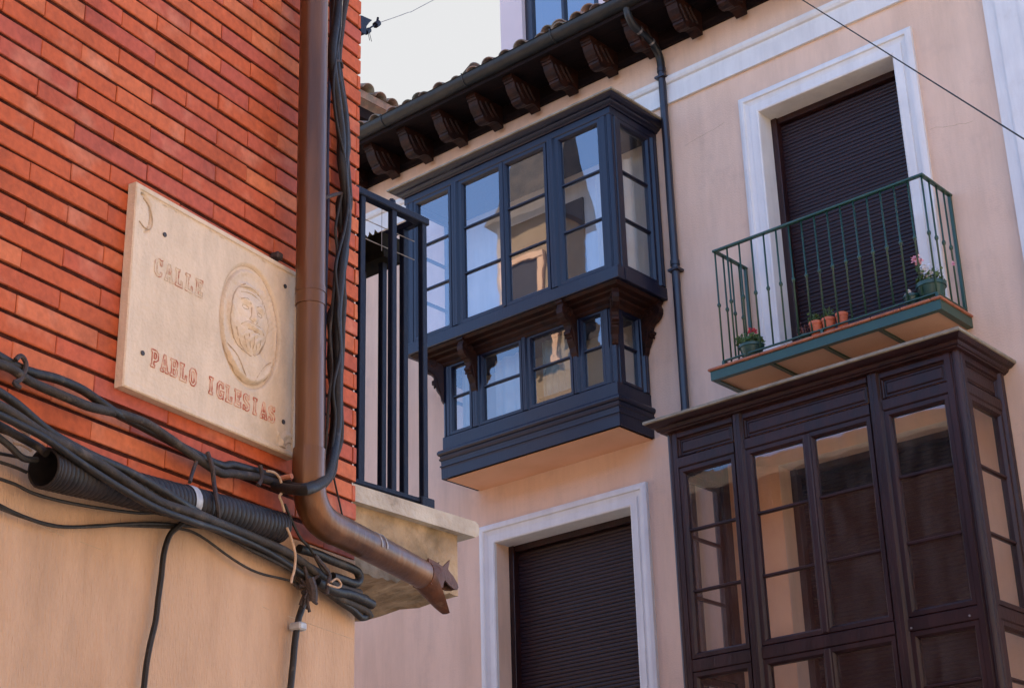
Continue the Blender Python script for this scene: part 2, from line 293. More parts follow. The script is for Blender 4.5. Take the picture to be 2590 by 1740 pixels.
        return s.add(vs, fs)

WL = {}
def thing(name, label, cat, loc, group=None):
    o = bpy.data.objects.new(name, None); col.objects.link(o); o.location = loc; o.empty_display_size = 0.1
    o['label'] = label; o['category'] = cat
    if group: o['group'] = group
    WL[o.name] = Vector(loc); return o
def part(name, loc, parent, label=None):
    o = bpy.data.objects.new(name, None); col.objects.link(o); o.parent = parent; o.location = Vector(loc)-WL[parent.name]
    o.empty_display_size = 0.1
    if label: o['label'] = label
    WL[o.name] = Vector(loc); return o
def tag(o, label=None, cat=None, group=None, kind=None):
    if label: o['label'] = label
    if cat: o['category'] = cat
    if group: o['group'] = group
    if kind: o['kind'] = kind
    return o
def obj(name, mb, m, parent=None, smooth=False, label=None, kind=None):
    c = sum(mb.v, Vector())/len(mb.v)
    me = bpy.data.meshes.new(name); me.from_pydata([tuple(p-c) for p in mb.v], [], mb.f); me.materials.append(MAT[m] if isinstance(m, str) else m)
    import bmesh
    bm = bmesh.new(); bm.from_mesh(me); bmesh.ops.recalc_face_normals(bm, faces=bm.faces); bm.to_mesh(me); bm.free()
    if smooth:
        for p in me.polygons: p.use_smooth = True
        try: me.set_sharp_from_angle(angle=rad(40))
        except Exception: pass
    o = bpy.data.objects.new(name, me); col.objects.link(o)
    o.location = c-(WL[parent.name] if parent else Vector())
    if parent: o.parent = parent
    WL[o.name] = c
    if label: o['label'] = label
    if kind: o['kind'] = kind
    return o
def inst(name, me, loc, parent, rot=(0, 0, 0), kind=None):
    o = bpy.data.objects.new(name, me); col.objects.link(o); o.parent = parent; o.location = Vector(loc)-WL[parent.name]; o.rotation_euler = rot
    WL[o.name] = Vector(loc); return o
def meshdata(name, mb, m, smooth=False):
    me = bpy.data.meshes.new(name); me.from_pydata([tuple(p) for p in mb.v], [], mb.f); me.materials.append(MAT[m])
    if smooth:
        for p in me.polygons: p.use_smooth = True
    return me
def bx(*a, b=0.003, M=None): return MB(M).bbox(*a, b=b)
# ------------------------------------------------------------------ ground
g = MB(); g.add([(-400, -400, 0), (400, -400, 0), (400, 400, 0), (-400, 400, 0)], [(0, 1, 2, 3)])
tag(obj('ground', g, 'ground_stone'), kind='structure')

# ------------------------------------------------------------------ the pink building
PB = thing('apartment_building', 'pink plastered apartment building with white mouldings, dark wooden oriels and bracketed eaves', 'building', (-8.0, 0, 0))
def wall_with_holes(mb, x0, x1, z0, z1, y0, y1, holes):
    xs = sorted({x0, x1, *[h[0] for h in holes], *[h[1] for h in holes]}); zs = sorted({z0, z1, *[h[2] for h in holes], *[h[3] for h in holes]})
    for a, b in zip(xs, xs[1:]):
        for c, d in zip(zs, zs[1:]):
            mx, mz = (a+b)/2, (c+d)/2
            if any(h[0] < mx < h[1] and h[2] < mz < h[3] for h in holes): continue
            mb.add([(a, y0, c), (b, y0, c), (b, y0, d), (a, y0, d)], [(0, 1, 2, 3)])
            mb.add([(a, y1, c), (b, y1, c), (b, y1, d), (a, y1, d)], [(3, 2, 1, 0)])
    for a, b, c, d in holes:
        mb.add([(a, y0, c), (a, y0, d), (a, y1, d), (a, y1, c)], [(0, 1, 2, 3)]); mb.add([(b, y0, c), (b, y0, d), (b, y1, d), (b, y1, c)], [(3, 2, 1, 0)])
        mb.add([(a, y0, d), (b, y0, d), (b, y1, d), (a, y1, d)], [(0, 1, 2, 3)]); mb.add([(a, y0, c), (b, y0, c), (b, y1, c), (a, y1, c)], [(3, 2, 1, 0)])
HOLES = [(-6.493, -5.179, 7.44, 9.879), (-9.665, -8.109, 4.20, 6.661), (-6.63, -4.95, 4.15, 6.672)]
w = MB(); wall_with_holes(w, -13.15, -3.2, 0, 11.35, 0, 0.32, HOLES)
obj('wall', w, 'pink_plaster', PB)
b = MB(); b.box(-13.15, -3.2, 0.42, 9.0, 0, 11.3); obj('building_core', b, 'dark_void', PB)
b = MB(); b.box(-3.2, -3.0, 0.0, 9.0, 0, 11.35); obj('side_wall', b, 'pink_plaster', PB)
# white window surrounds (reveal lined in white too)
def front(Y): return lambda u, v, d: (u, Y+d, v)
def surround(xo0, xo1, zb, zt, wdt):
    m = MB()
    prof = [(0, 0.0), (0, -0.035), (0.030, -0.045), (0.052, -0.045), (0.060, -0.030), (0.085, -0.022), (0.105, -0.018), (0.108, -0.030), (wdt-0.03, -0.030), (wdt-0.012, -0.034), (wdt, -0.028), (wdt+0.002, 0.0), (wdt+0.002, 0.215)]
    m.frame(xo0, xo1, zb, zt, prof, front(0), 'open'); return m
obj('window_surround', surround(-6.682, -4.990, 7.452, 10.066, 0.190), 'white_trim', PB)
obj('window_surround', surround(-9.846, -7.930, 4.20, 6.838, 0.1785), 'white_trim', PB)
# string course
prof = [(0, 10.346), (-0.030, 10.346), (-0.030, 10.492), (-0.018, 10.500), (-0.018, 10.545), (-0.040, 10.556), (-0.052, 10.580), (-0.052, 10.614), (0, 10.622)]
m = MB(); m.prism(prof, lambda y, z: (-13.15, y, z), lambda y, z: (-4.345, y, z)); obj('string_course', m, 'white_trim', PB)
m = MB(); m.box(-4.345, -3.2, -0.06, -0.001, 0, 11.0); m.box(-4.24, -3.2, -0.085, -0.06, 0, 11.0); m.box(-4.05, -3.2, -0.10, -0.085, 0, 11.0)
obj('corner_pilaster', m, 'white_trim', PB)
# roller shutters
def slat_mesh(w, h, t, mt='shutter_brown'):
    m = MB(); pr = [(0, 0), (-t*0.75, h*0.18), (-t, h*0.5), (-t*0.75, h*0.82), (0, h*0.97)]
    m.prism(pr, lambda y, z: (-w/2, y, z), lambda y, z: (w/2, y, z)); return meshdata('slat', m, mt)
def shutter(x0, x1, zb, zt, Y, label, mt='shutter_brown'):
    p = part('roller_shutter', ((x0+x1)/2, Y, zb), PB, label)
    f = MB(); f.bbox(x0-0.002, x0+0.055, Y-0.03, Y+0.06, zb, zt, b=0.004); f.bbox(x1-0.055, x1+0.002, Y-0.03, Y+0.06, zb, zt, b=0.004); f.bbox(x0+0.055, x1-0.055, Y-0.01, Y+0.06, zt-0.055, zt+0.002, b=0.004)
    obj('shutter_frame', f, 'brown_wood', p)
    bk = MB(); bk.box(x0+0.05, x1-0.05, Y+0.058, Y+0.075, zb, zt); obj('backing_board', bk, 'dark_void', p)
    pitch = 0.0345; me = slat_mesh(x1-x0-0.112, pitch, 0.0065, mt); z = zt-0.06-pitch
    while z > zb:
        inst('slat', me, ((x0+x1)/2, Y+0.045+random.uniform(-.0018, .0018), z), p, (random.uniform(-.03, .03), random.uniform(-.0012, .0012), 0)); z -= pitch
shutter(-6.488, -5.184, 7.46, 9.872, 0.19, 'lowered dark roller shutter behind the green balcony')
shutter(-9.660, -8.114, 4.21, 6.655, 0.19, 'lowered dark brown roller shutter under the double oriel')
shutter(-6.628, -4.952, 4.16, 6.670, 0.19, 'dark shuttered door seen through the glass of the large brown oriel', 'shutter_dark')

# ---- eaves
m = MB(); m.prism([(0, 10.945), (-0.030, 10.945), (-0.036, 10.985), (-0.05, 11.0), (-0.05, 11.11), (0, 11.11)], lambda y, z: (-13.2, y, z), lambda y, z: (-3.0, y, z)); obj('frieze_board', m, 'eave_wood', PB)
for k in range(3):
    y1 = -0.05-k*0.155
    m = MB(); m.bbox(-13.2, -3.0, y1-0.153, y1, 11.108, 11.13, b=0.003); obj('soffit_board', m, 'eave_wood', PB)
m = MB(); m.bbox(-13.2, -3.0, -0.545, -0.515, 11.09, 11.23, b=0.004); obj('fascia_board', m, 'eave_wood', PB)
cp = [(-0.05, 11.108), (-0.475, 11.108), (-0.475, 11.062), (-0.458, 11.058), (-0.452, 11.040), (-0.440, 11.036), (-0.425, 10.985), (-0.398, 10.940), (-0.372, 10.912), (-0.366, 10.900), (-0.356, 10.897), (-0.352, 10.874), (-0.330, 10.852), (-0.292, 10.842), (-0.25, 10.850), (-0.215, 10.876), (-0.17, 10.902), (-0.12, 10.905), (-0.085, 10.885), (-0.05, 10.87)]
m = MB(); m.prism(cp, lambda y, z: (-0.058, y, z), lambda y, z: (0.058, y, z))
# raised leaf carving on both cheeks
for sx in (-1, 1):
    for (a, bb) in (((-0.40, 11.03), (-0.30, 10.90)), ((-0.32, 11.06), (-0.20, 10.93)), ((-0.24, 11.07), (-0.13, 10.95))):
        m.tube([(sx*0.058, a[0], a[1]), (sx*0.064, (a[0]+bb[0])/2-0.01, (a[1]+bb[1])/2-0.01), (sx*0.058, bb[0], bb[1])], 0.014, 5, True, 2)
corb = meshdata('corbel', m, 'carved_wood')
for k in range(-7, 13): inst('corbel', corb, (-9.457+0.4838*k+random.uniform(-.004, .004), 0, 0), PB)
# gutter
m = MB(); n = 14; pr = [(-0.565+0.083*math.cos(t), 11.212+0.083*math.sin(t)) for t in [math.pi*(1+k/n) for k in range(n+1)]]
pr2 = [(-0.565+0.078*math.cos(t), 11.212+0.078*math.sin(t)) for t in [math.pi*(2-k/n) for k in range(n+1)]]
pr = [(-0.660, 11.218), (-0.652, 11.224)]+[p for p in pr]+pr2
m.prism(pr, lambda y, z: (-13.25, y, z), lambda y, z: (-2.9, y, z)); obj('gutter', m, 'gutter_metal', PB, smooth=True)
for k in range(9):
    x = -12.8+k*1.13; m = MB(); q = [(x, -0.565+0.086*math.cos(t), 11.212+0.086*math.sin(t)) for t in [math.pi*(1+j/8) for j in range(9)]]
    m.tube([(x, -0.655, 11.235)]+q+[(x, -0.48, 11.24)], 0.007, 5, True, 0); obj('gutter_strap', m, 'gutter_metal', PB)
# main roof with a row of barrel tiles over the gutter
rf = MB(); rf.add([(-13.3, -0.50, 11.24), (-2.9, -0.50, 11.24), (-2.9, 5.0, 13.3), (-13.3, 5.0, 13.3), (-13.3, 10.0, 11.3), (-2.9, 10.0, 11.3)], [(0, 1, 2, 3), (3, 2, 5, 4), (0, 3, 4), (1, 5, 2), (0, 4, 5, 1)]); obj('roof', rf, 'roof_tile', PB)
def barrel(L, r0, r1, t=0.012, n=8):
    m = MB(); vs = []; 
    for (y, r) in ((0, r0), (L, r1)):
        for rr in (r, r-t):
            for k in range(n+1):
                a = math.pi*k/n; vs.append((rr*math.cos(a), y, rr*math.sin(a)*0.85))
    N = n+1; fs = []
    for k in range(n): fs += [(k, k+1, 2*N+k+1, 2*N+k), (N+k, 3*N+k, 3*N+k+1, N+k+1), (k, N+k, N+k+1, k+1), (2*N+k, 2*N+k+1, 3*N+k+1, 3*N+k)]
    fs += [(0, 2*N, 3*N, N), (n, N+n, 3*N+n, 2*N+n)]
    m.add(vs, fs); return m
tile = meshdata('roof_tile', barrel(0.46, 0.085, 0.070), 'roof_tile', True)
sl_ = math.atan2(2.06, 5.5)
for j in range(2):
    for k in range(46):
        inst('roof_tile', tile, (-13.1+k*0.222+random.uniform(-.012, .012), -0.60+j*0.40+random.uniform(-.03, .02), 11.226+j*0.15+random.uniform(-.006, .010)), PB, (sl_+random.uniform(-.03, .03), 0, random.uniform(-.05, .05)))
t = inst('roof_tile', tile, (-9.39, -0.45, 11.36), PB, (rad(8), rad(42), rad(72))); t.scale = (1.05, 0.62, 1.05); t['label'] = 'broken roof tile tipped up above the gutter'
t = inst('roof_tile', tile, (-10.12, -0.52, 11.30), PB, (sl_, rad(10), rad(14)))
for (x, z) in ((-7.62, 11.36), (-7.9, 11.34), (-8.4, 11.33), (-8.25, 11.33)):
    t = inst('roof_tile', tile, (x, -0.55, z-0.03), PB, (sl_, rad(random.uniform(-12, 12)), rad(random.uniform(-16, 16))))

# ---- moulded sash, panes
SP = [(0, 0.0), (0.004, -0.012), (0.034, -0.012), (0.040, -0.004), (0.050, 0.010), (0.050, 0.045)]
def sash(par, mapf, u0, u1, z0, z1, munt, glass, wood, name='sash', bot=0.0, mt=0.013, k=1.0):
    m = MB(); m.frame(u0, u1, z0, z1, [(a*k, d) for a, d in SP]+[(0, 0.045)], mapf); s = obj(name, m, wood, par)
    gx0, gx1, gz0, gz1 = u0+0.048*k, u1-0.048*k, z0+0.048*k, z1-0.048*k
    if bot:
        mm = MB(); prs = [(gx0, 0.002, gz0), (gx1, 0.002, gz0+bot)]
        mm.add([mapf(u, v, d) for u in (gx0, gx1) for v in (gz0, gz0+bot) for d in (0.0, 0.04)], [(0, 1, 3, 2), (4, 6, 7, 5), (0, 4, 5, 1), (2, 3, 7, 6), (0, 2, 6, 4), (1, 5, 7, 3)]); obj('kick_rail', mm, wood, par); gz0 += bot
    cuts = [gz0]+sorted(munt)+[gz1]
    for z in munt:
        mm = MB(); mm.prism([(0.004, -mt*0.55), (0.004, mt*0.55), (0.018, mt), (0.040, mt), (0.040, -mt), (0.018, -mt)], lambda d, v: mapf(gx0, z+v, d), lambda d, v: mapf(gx1, z+v, d)); obj('glazing_bar', mm, wood, par)
    for a, c in zip(cuts, cuts[1:]):
        mm = MB(); e = random.uniform(-.0012, .0012); mm.add([mapf(gx0, a, 0.024+e), mapf(gx1, a, 0.024-e), mapf(gx1, c, 0.024-e), mapf(gx0, c, 0.024+e)], [(0, 1, 2, 3)]); obj('pane', mm, glass, par)
def post(par, mapf, u0, u1, z0, z1, d1, wood, name='post'):
    w = u1-u0; m = MB()
    c_ = min(0.022, w*0.26); pr = [(u0, d1), (u0, 0.012), (u0+c_*0.35, 0.006), (u0+c_, -0.014), (u0+w*0.47, -0.014), (u0+w*0.49, -0.0115), (u0+w*0.51, -0.0115), (u0+w*0.53, -0.014), (u1-c_, -0.014), (u1-c_*0.35, 0.006), (u1, 0.012), (u1, d1)]
    m.prism(pr, lambda u, d: mapf(u, z0, d), lambda u, d: mapf(u, z1, d)); return obj(name, m, wood, par)
def rail(par, mapf, u0, u1, z0, z1, d0, d1, wood, name='rail', bev=0.006):
    m = MB(); m.prism([(z0, d1), (z0, d0+bev), (z0+bev, d0), (z1-bev, d0), (z1, d0+bev), (z1, d1)], lambda v, d: mapf(u0, v, d), lambda v, d: mapf(u1, v, d)); return obj(name, m, wood, par)
def corner_post(par, X0, X1, Y0, Y1, z0, z1, wood, right=True):
    # square post with a rounded, grooved outer arris
    m = MB(); w, h = X1-X0, Y1-Y0
    P = [(X0, Y1), (X0, Y0), (X0+w*0.40, Y0), (X0+w*0.46, Y0+0.010), (X0+w*0.54, Y0+0.010)]
    c = (X1-0.032, Y0+0.032)
    P += [(c[0]+0.032*math.cos(a), c[1]+0.032*math.sin(a)) for a in [math.radians(q) for q in (-100, -80, -60, -45, -30, -10, 10)]]
    P += [(X1-0.010, Y0+h*0.46), (X1-0.010, Y0+h*0.54), (X1, Y0+h*0.60), (X1, Y1)]
    if not right: P = [(X0+X1-x, y) for x, y in P]
    m.prism(P, lambda x, y: (x, y, z0), lambda x, y: (x, y, z1)); return obj('corner_post', m, wood, par)

# ------------------------------------------------------------------ double oriel (upper box, lower box)
OR = part('oriel_window', (-8.87, 0, 7.2), PB, 'dark wooden oriel in two tiers with carved brackets, seen behind the black railing')
Y1 = -0.70; XL, XR = -10.15, -7.60
fr = front(Y1); WD = 'dark_wood'
def rside(X): return lambda u, v, d: (X-d, u, v)
def lside(X): return lambda u, v, d: (X+d, -u, v)
zb, zt = 8.55, 10.03
rail(OR, fr, XL, XR, 8.432, zb, -0.006, 0.09, WD, 'bottom_rail'); rail(OR, fr, XL, XR, zt, 10.10, 0.0, 0.09, WD, 'top_rail')
rail(OR, rside(XR), Y1+0.09, -0.002, 8.432, zb, -0.006, 0.09, WD, 'bottom_rail'); rail(OR, rside(XR), Y1+0.09, -0.002, zt, 10.10, 0.0, 0.09, WD, 'top_rail')
rail(OR, lside(XL), 0.002, -Y1-0.09, 8.432, zb, -0.006, 0.09, WD, 'bottom_rail'); rail(OR, lside(XL), 0.002, -Y1-0.09, zt, 10.10, 0.0, 0.09, WD, 'top_rail')
corner_post(OR, XR-0.115, XR, Y1, Y1+0.115, zb, zt, WD); corner_post(OR, XL, XL+0.115, Y1, Y1+0.115, zb, zt, WD, right=False)
post(OR, fr, -9.535, -9.435, zb, zt, 0.09, WD); post(OR, fr, -8.345, -8.240, zb, zt, 0.09, WD)
post(OR, rside(XR), -0.105, -0.005, zb, zt, 0.09, WD); post(OR, lside(XL), 0.005, 0.105, zb, zt, 0.09, WD)
MU = [9.055, 9.525]
sf = front(Y1+0.016)
for a, c in ((-10.035, -9.535), (-9.435, -8.889), (-8.887, -8.345), (-8.240, -7.715)): sash(OR, sf, a, c, zb, zt, MU, 'window_glass', WD)
m = MB(); m.bbox(-8.905, -8.870, Y1-0.004, Y1+0.012, zb+0.005, zt-0.005, b=0.004); obj('meeting_bead', m, WD, OR)
sash(OR, rside(XR-0.016), Y1+0.115, -0.105, zb, zt, MU, 'clear_glass', WD); sash(OR, lside(XL+0.016), 0.105, -Y1-0.115, zb, zt, MU, 'clear_glass', WD)
m = MB(); m.rings(XL, XR, Y1, -0.002, [(0.0, 10.10), (0.012, 10.102), (0.018, 10.112), (0.030, 10.118), (0.045, 10.128), (0.050, 10.140), (0.072, 10.146), (0.095, 10.160), (0.108, 10.176)]); obj('cornice', m, WD, OR)
m = MB(); m.rings(XL, XR, Y1, -0.002, [(0.112, 10.177), (0.124, 10.180), (0.124, 10.196), (0.118, 10.200)]); obj('cap_sheet', m, 'zinc_cap', OR)
m = MB(); m.box(XL+0.09, XR-0.09, Y1+0.09, -0.002, 10.03, 10.10); obj('ceiling', m, 'eave_wood', OR)
m = MB(); m.box(XL+0.1, XR-0.1, -0.03, -0.002, 8.56, 10.03); obj('inner_wall', m, 'white_trim', OR)
m = MB(); m.box(-9.35, -8.45, -0.05, -0.03, 8.56, 9.75); obj('inner_door', m, 'shutter_brown', OR)
# curtain hanging inside
def curtain(par, x0, x1, z0, z1, Y, mt, amp=0.018, wl=0.09):
    m = MB(); N = 40; vs = []; 
    for i in range(N+1):
        x = x0+(x1-x0)*i/N; y = Y+amp*math.sin(2*math.pi*(x-x0)/wl+0.6*math.sin(9*x)); vs += [(x, y, z0), (x, y*1.0, z1)]
    m.add(vs, [(2*i, 2*i+2, 2*i+3, 2*i+1) for i in range(N)]); return obj('curtain', m, mt, par, smooth=True)
curtain(OR, -8.2, -7.75, 8.57, 9.86, -0.18, 'cream_curtain', 0.012, 0.12)
# lower box
Y2 = -0.48; XL2, XR2 = -9.872, -7.838; fr2 = front(Y2); zb2, zt2 = 7.612, 8.312
m = MB(); m.rings(XL2, XR2, Y2, -0.002, [(0.004, 8.300), (0.02, 8.318), (0.02, 8.330), (0.055, 8.352), (0.062, 8.372), (0.11, 8.384), (0.12, 8.398), (0.17, 8.408), (0.19, 8.432)], oy=1.05, ol=1.2, orr=1.05); obj('stepped_underside', m, 'carved_wood', OR)
rail(OR, fr2, XL2, XR2, 7.482, zb2, 0.0, 0.07, WD, 'bottom_rail'); rail(OR, rside(XR2), Y2+0.07, -0.002, 7.482, zb2, 0.0, 0.07, WD, 'bottom_rail'); rail(OR, lside(XL2), 0.002, -Y2-0.07, 7.482, zb2, 0.0, 0.07, WD, 'bottom_rail')
corner_post(OR, XR2-0.118, XR2, Y2, Y2+0.10, zb2, zt2, WD); corner_post(OR, XL2, XL2+0.085, Y2, Y2+0.085, zb2, zt2, WD, right=False)
post(OR, fr2, -9.505, -9.412, zb2, zt2, 0.07, WD); post(OR, fr2, -8.312, -8.236, zb2, zt2, 0.07, WD); post(OR, fr2, -8.895, -8.822, zb2, zt2, 0.07, WD)
post(OR, rside(XR2), -0.10, -0.004, zb2, zt2, 0.07, WD); post(OR, lside(XL2), 0.004, 0.10, zb2, zt2, 0.07, WD)
sf2 = front(Y2+0.014)
for a, c in ((-9.787, -9.505), (-9.412, -8.895), (-8.822, -8.312), (-8.236, -7.956)): sash(OR, sf2, a, c, zb2, zt2, [7.985], 'wavy_glass', WD, k=0.85)
sash(OR, rside(XR2-0.014), Y2+0.10, -0.10, zb2, zt2, [7.985], 'wavy_glass', WD, k=0.85); sash(OR, lside(XL2+0.014), 0.10, -Y2-0.085, zb2, zt2, [7.985], 'wavy_glass', WD, k=0.85)
m = MB(); m.rings(XL2, XR2, Y2, -0.002, [(0.0, 7.214), (0.010, 7.207), (0.012, 7.300), (0.014, 7.318), (0.022, 7.322), (0.022, 7.334), (0.012, 7.338), (0.014, 7.376), (0.024, 7.384), (0.028, 7.400), (0.018, 7.404), (0.020, 7.424), (0.032, 7.430), (0.040, 7.446), (0.040, 7.464), (0.030, 7.478), (0.0, 7.482)], cap=True); obj('base_moulding', m, WD, OR)
m = MB(); m.box(XL2+0.028, XR2-0.022, Y2+0.025, -0.001, 7.200, 7.2065); obj('soffit', m, 'orange_plaster', OR)
m = MB(); m.box(XL2+0.08, XR2-0.08, -0.04, -0.002, 7.49, 8.3); obj('inner_wall', m, 'cream_plaster', OR)
curtain(OR, -8.80, -8.33, 7.72, 8.30, -0.30, 'teal_curtain', 0.012, 0.07); curtain(OR, -9.40, -8.93, 7.62, 8.30, -0.26, 'cream_curtain', 0.02, 0.16); curtain(OR, -9.78, -9.52, 7.62, 8.30, -0.30, 'cream_curtain', 0.012, 0.1)
m = MB(); m.box(-9.40, -8.93, -0.2, -0.15, 7.60, 7.80); m.box(-8.8, -8.33, -0.36, -0.32, 7.60, 7.74); obj('window_ledge', m, 'brown_wood', OR)
# scrolled brackets
bp = [(0, 8.43), (0.205, 8.43), (0.205, 8.405), (0.188, 8.398), (0.190, 8.378), (0.202, 8.350), (0.200, 8.310), (0.180, 8.272), (0.146, 8.246), (0.120, 8.236), (0.098, 8.215), (0.090, 8.185), (0.098, 8.165), (0.112, 8.160), (0.110, 8.140), (0.088, 8.128), (0.072, 8.110), (0.070, 8.085), (0.055, 8.060), (0.035, 8.030), (0.026, 7.985), (0.012, 7.955), (0, 7.945)]
def bracket(px, py, dx, dy, hw=0.034):
    L_ = math.hypot(dx, dy); dx /= L_; dy /= L_; nx, ny = -dy, dx
    m = MB(); m.prism(bp, lambda d, z: (px+dx*d-nx*hw, py+dy*d-ny*hw, z), lambda d, z: (px+dx*d+nx*hw, py+dy*d+ny*hw, z))
    for sgn in (-1, 1):
        def q(d, z, o=0.002): return (px+dx*d+nx*(hw+o)*sgn, py+dy*d+ny*(hw+o)*sgn, z)
        m.tube([q(0.10+0.055*math.cos(t)*(1-t/9), 8.335+0.055*math.sin(t)*(1-t/9)) for t in [k*0.6 for k in range(13)]], 0.0065, 5, True, 0)
        m.tube([q(0.17, 8.29), q(0.11, 8.24), q(0.07, 8.18), q(0.055, 8.10), q(0.03, 8.03)], 0.007, 5, True, 2)
    for z in (8.135, 8.115): m.tube([(px+dx*0.085-nx*(hw+.006), py+dy*0.085-ny*(hw+.006), z), (px+dx*0.085+nx*(hw+.006), py+dy*0.085+ny*(hw+.006), z)], 0.009, 6, True, 0)
    return obj('bracket', m, 'carved_wood', OR)
bracket(-9.458, Y2-0.002, 0, -1); bracket(-8.274, Y2-0.002, 0, -1)
bracket(XR2-0.01, Y2+0.01, 1, -1, 0.028); bracket(XL2+0.01, Y2+0.01, -1, -1, 0.028)
bracket(XR2, -0.055, 1, 0); bracket(XL2, -0.055, -1, 0)

# ------------------------------------------------------------------ large brown oriel
O2 = part('oriel_window', (-5.93, 0, 4.0), PB, 'large brown wooden oriel with panelled frieze and small square panes under the green balcony')
Y3 = -0.73; XA, XB = -7.20, -4.66; WB = 'brown_wood'; f3 = front(Y3); s3 = front(Y3+0.016)
ZB = 4.0
corner_post(O2, XB-0.108, XB, Y3, Y3+0.108, ZB, 6.90, WB); corner_post(O2, XA, XA+0.10, Y3, Y3+0.10, ZB, 6.90, WB, right=False)
P2 = (-6.575, -6.475); P3 = (-5.393, -5.283)
for a, c in (P2, P3): post(O2, f3, a, c, ZB, 6.90, 0.09, WB)
post(O2, rside(XB), -0.10, -0.004, ZB, 6.90, 0.09, WB); post(O2, lside(XA), 0.004, 0.10, ZB, 6.90, 0.09, WB)
fronts = [(XA+0.10, P2[0]), (P2[1], P3[0]), (P3[1], XB-0.108)]
RS, LS = rside(XB), lside(XA)
spans = [(f3, a, c) for a, c in fronts]+[(RS, Y3+0.108, -0.10), (LS, 0.10, -Y3-0.10)]
for mf, a, c in spans:
    rail(O2, mf, a, c, 6.845, 6.93, 0.004, 0.09, WB, 'frieze_rail'); rail(O2, mf, a, c, 6.592, 6.688, 0.0, 0.09, WB, 'transom', bev=0.012); rail(O2, mf, a, c, 4.985, 5.085, 0.002, 0.09, WB, 'middle_rail', bev=0.010)
    rail(O2, mf, a, c, ZB, 4.14, 0.0, 0.09, WB, 'bottom_rail')
    mm = MB(); mm.frame(a, c, 6.688, 6.845, [(0, 0.004), (0.006, 0.018), (0.014, 0.022), (0.018, 0.030), (0.030, 0.030), (0.042, 0.020)], mf); 
    mm.add([mf(a+0.042, 6.730, 0.020), mf(c-0.042, 6.730, 0.020), mf(c-0.042, 6.803, 0.020), mf(a+0.042, 6.803, 0.020)], [(0, 1, 2, 3)]); obj('panel', mm, WB, O2)
SA = [(s3, fronts[0][0], fronts[0][1]), (s3, P2[1], -5.935), (s3, -5.933, P3[0]), (s3, P3[1], XB-0.108), (rside(XB-0.016), Y3+0.108, -0.10), (lside(XA+0.016), 0.10, -Y3-0.10)]
for i, (mf, a, c) in enumerate(SA):
    gm = 'clear_glass'
    sash(O2, mf, a, c, 5.085, 6.592, [5.602, 6.085], gm, WB); sash(O2, mf, a, c, 4.14, 4.985, [4.605], gm, WB)
m = MB(); m.bbox(-5.962, -5.908, Y3-0.006, Y3+0.014, 5.09, 6.588, b=0.008); m.bbox(-5.962, -5.908, Y3-0.006, Y3+0.014, 4.145, 4.98, b=0.008); obj('meeting_bead', m, WB, O2)
m = MB()
m.rings(XA, XB, Y3, -0.002, [(0.0, 6.895), (0.22, 6.90), (0.26, 6.908), (0.36, 6.912), (0.42, 6.922), (0.46, 6.934), (0.66, 6.940), (0.78, 6.950), (0.90, 6.962)], oy=0.17, ol=0.10, orr=0.115); obj('cornice', m, WB, O2)
m = MB(); m.rings(XA, XB, Y3, -0.002, [(0.92, 6.963), (1.0, 6.966), (1.0, 6.985), (0.96, 6.990)], oy=0.17, ol=0.10, orr=0.115); obj('cap_sheet', m, 'zinc_cap', O2)
m = MB(); m.box(XA+0.09, XB-0.09, Y3+0.09, -0.002, 6.80, 6.89); obj('ceiling', m, 'orange_plaster', O2)
m = MB(); m.rings(XA, XB, Y3, -0.002, [(0, 3.86), (0.02, 3.90), (0.03, 3.98), (0, 3.998)]); obj('base_moulding', m, WB, O2)
m = MB(); m.box(XA+0.01, -6.635, -0.006, -0.001, 4.06, 6.80); m.box(-6.635, -4.945, -0.006, -0.001, 6.677, 6.80); m.box(-4.945, XB-0.01, -0.006, -0.001, 4.06, 6.80); obj('inner_wall', m, 'orange_plaster', O2)  # thin lining added over the facade wall so the interior looks better lit
m = MB(); m.box(XA+0.09, XB-0.09, Y3+0.09, -0.002, 4.0, 4.06); obj('floor_board', m, WB, O2)
for (x, z) in ((-4.83, 5.02), (-5.265, 5.01), (-5.33, 6.60)):
    m = MB(); m.tube([(x, Y3-0.004, z), (x, Y3+0.006, z)], 0.008, 8, True, 0); obj('bolt', m, 'steel_dull', O2)
def map_soft(x): return x
# warm lamp shade / hanging items inside
curtain(O2, -5.20, -4.95, 4.2, 6.55, -0.12, 'teal_curtain', 0.01, 0.08) if False else None

# ------------------------------------------------------------------ green balcony
BA = part('balcony', (-5.85, 0, 7.35), PB, 'small green iron balcony with tiled edge and potted flowers')
x0, x1, yf = -6.880, -4.835, -0.505
m = MB(); m.box(x0, x1, yf, yf+0.02, 7.335, 7.412); m.box(x0, x0+0.02, yf+0.02, -0.001, 7.335, 7.412); m.box(x1-0.02, x1, yf+0.02, -0.001, 7.335, 7.412); m.box(x0+0.02, x1-0.02, yf+0.02, yf+0.05, 7.335, 7.343); m.box(x0+0.02, x0+0.05, yf+0.05, -0.001, 7.335, 7.343); m.box(x1-0.05, x1-0.02, yf+0.05, -0.001, 7.335, 7.343); obj('edge_beam', m, 'green_paint', BA)
for x in (-6.335, -5.85, -5.37):
    m = MB(); m.box(x-0.016, x+0.016, yf+0.05, -0.001, 7.335, 7.355); obj('joist', m, 'green_paint', BA)
m = MB(); m.box(x0+0.021, x1-0.021, yf+0.021, -0.001, 7.352, 7.405); obj('slab', m, 'orange_plaster', BA)
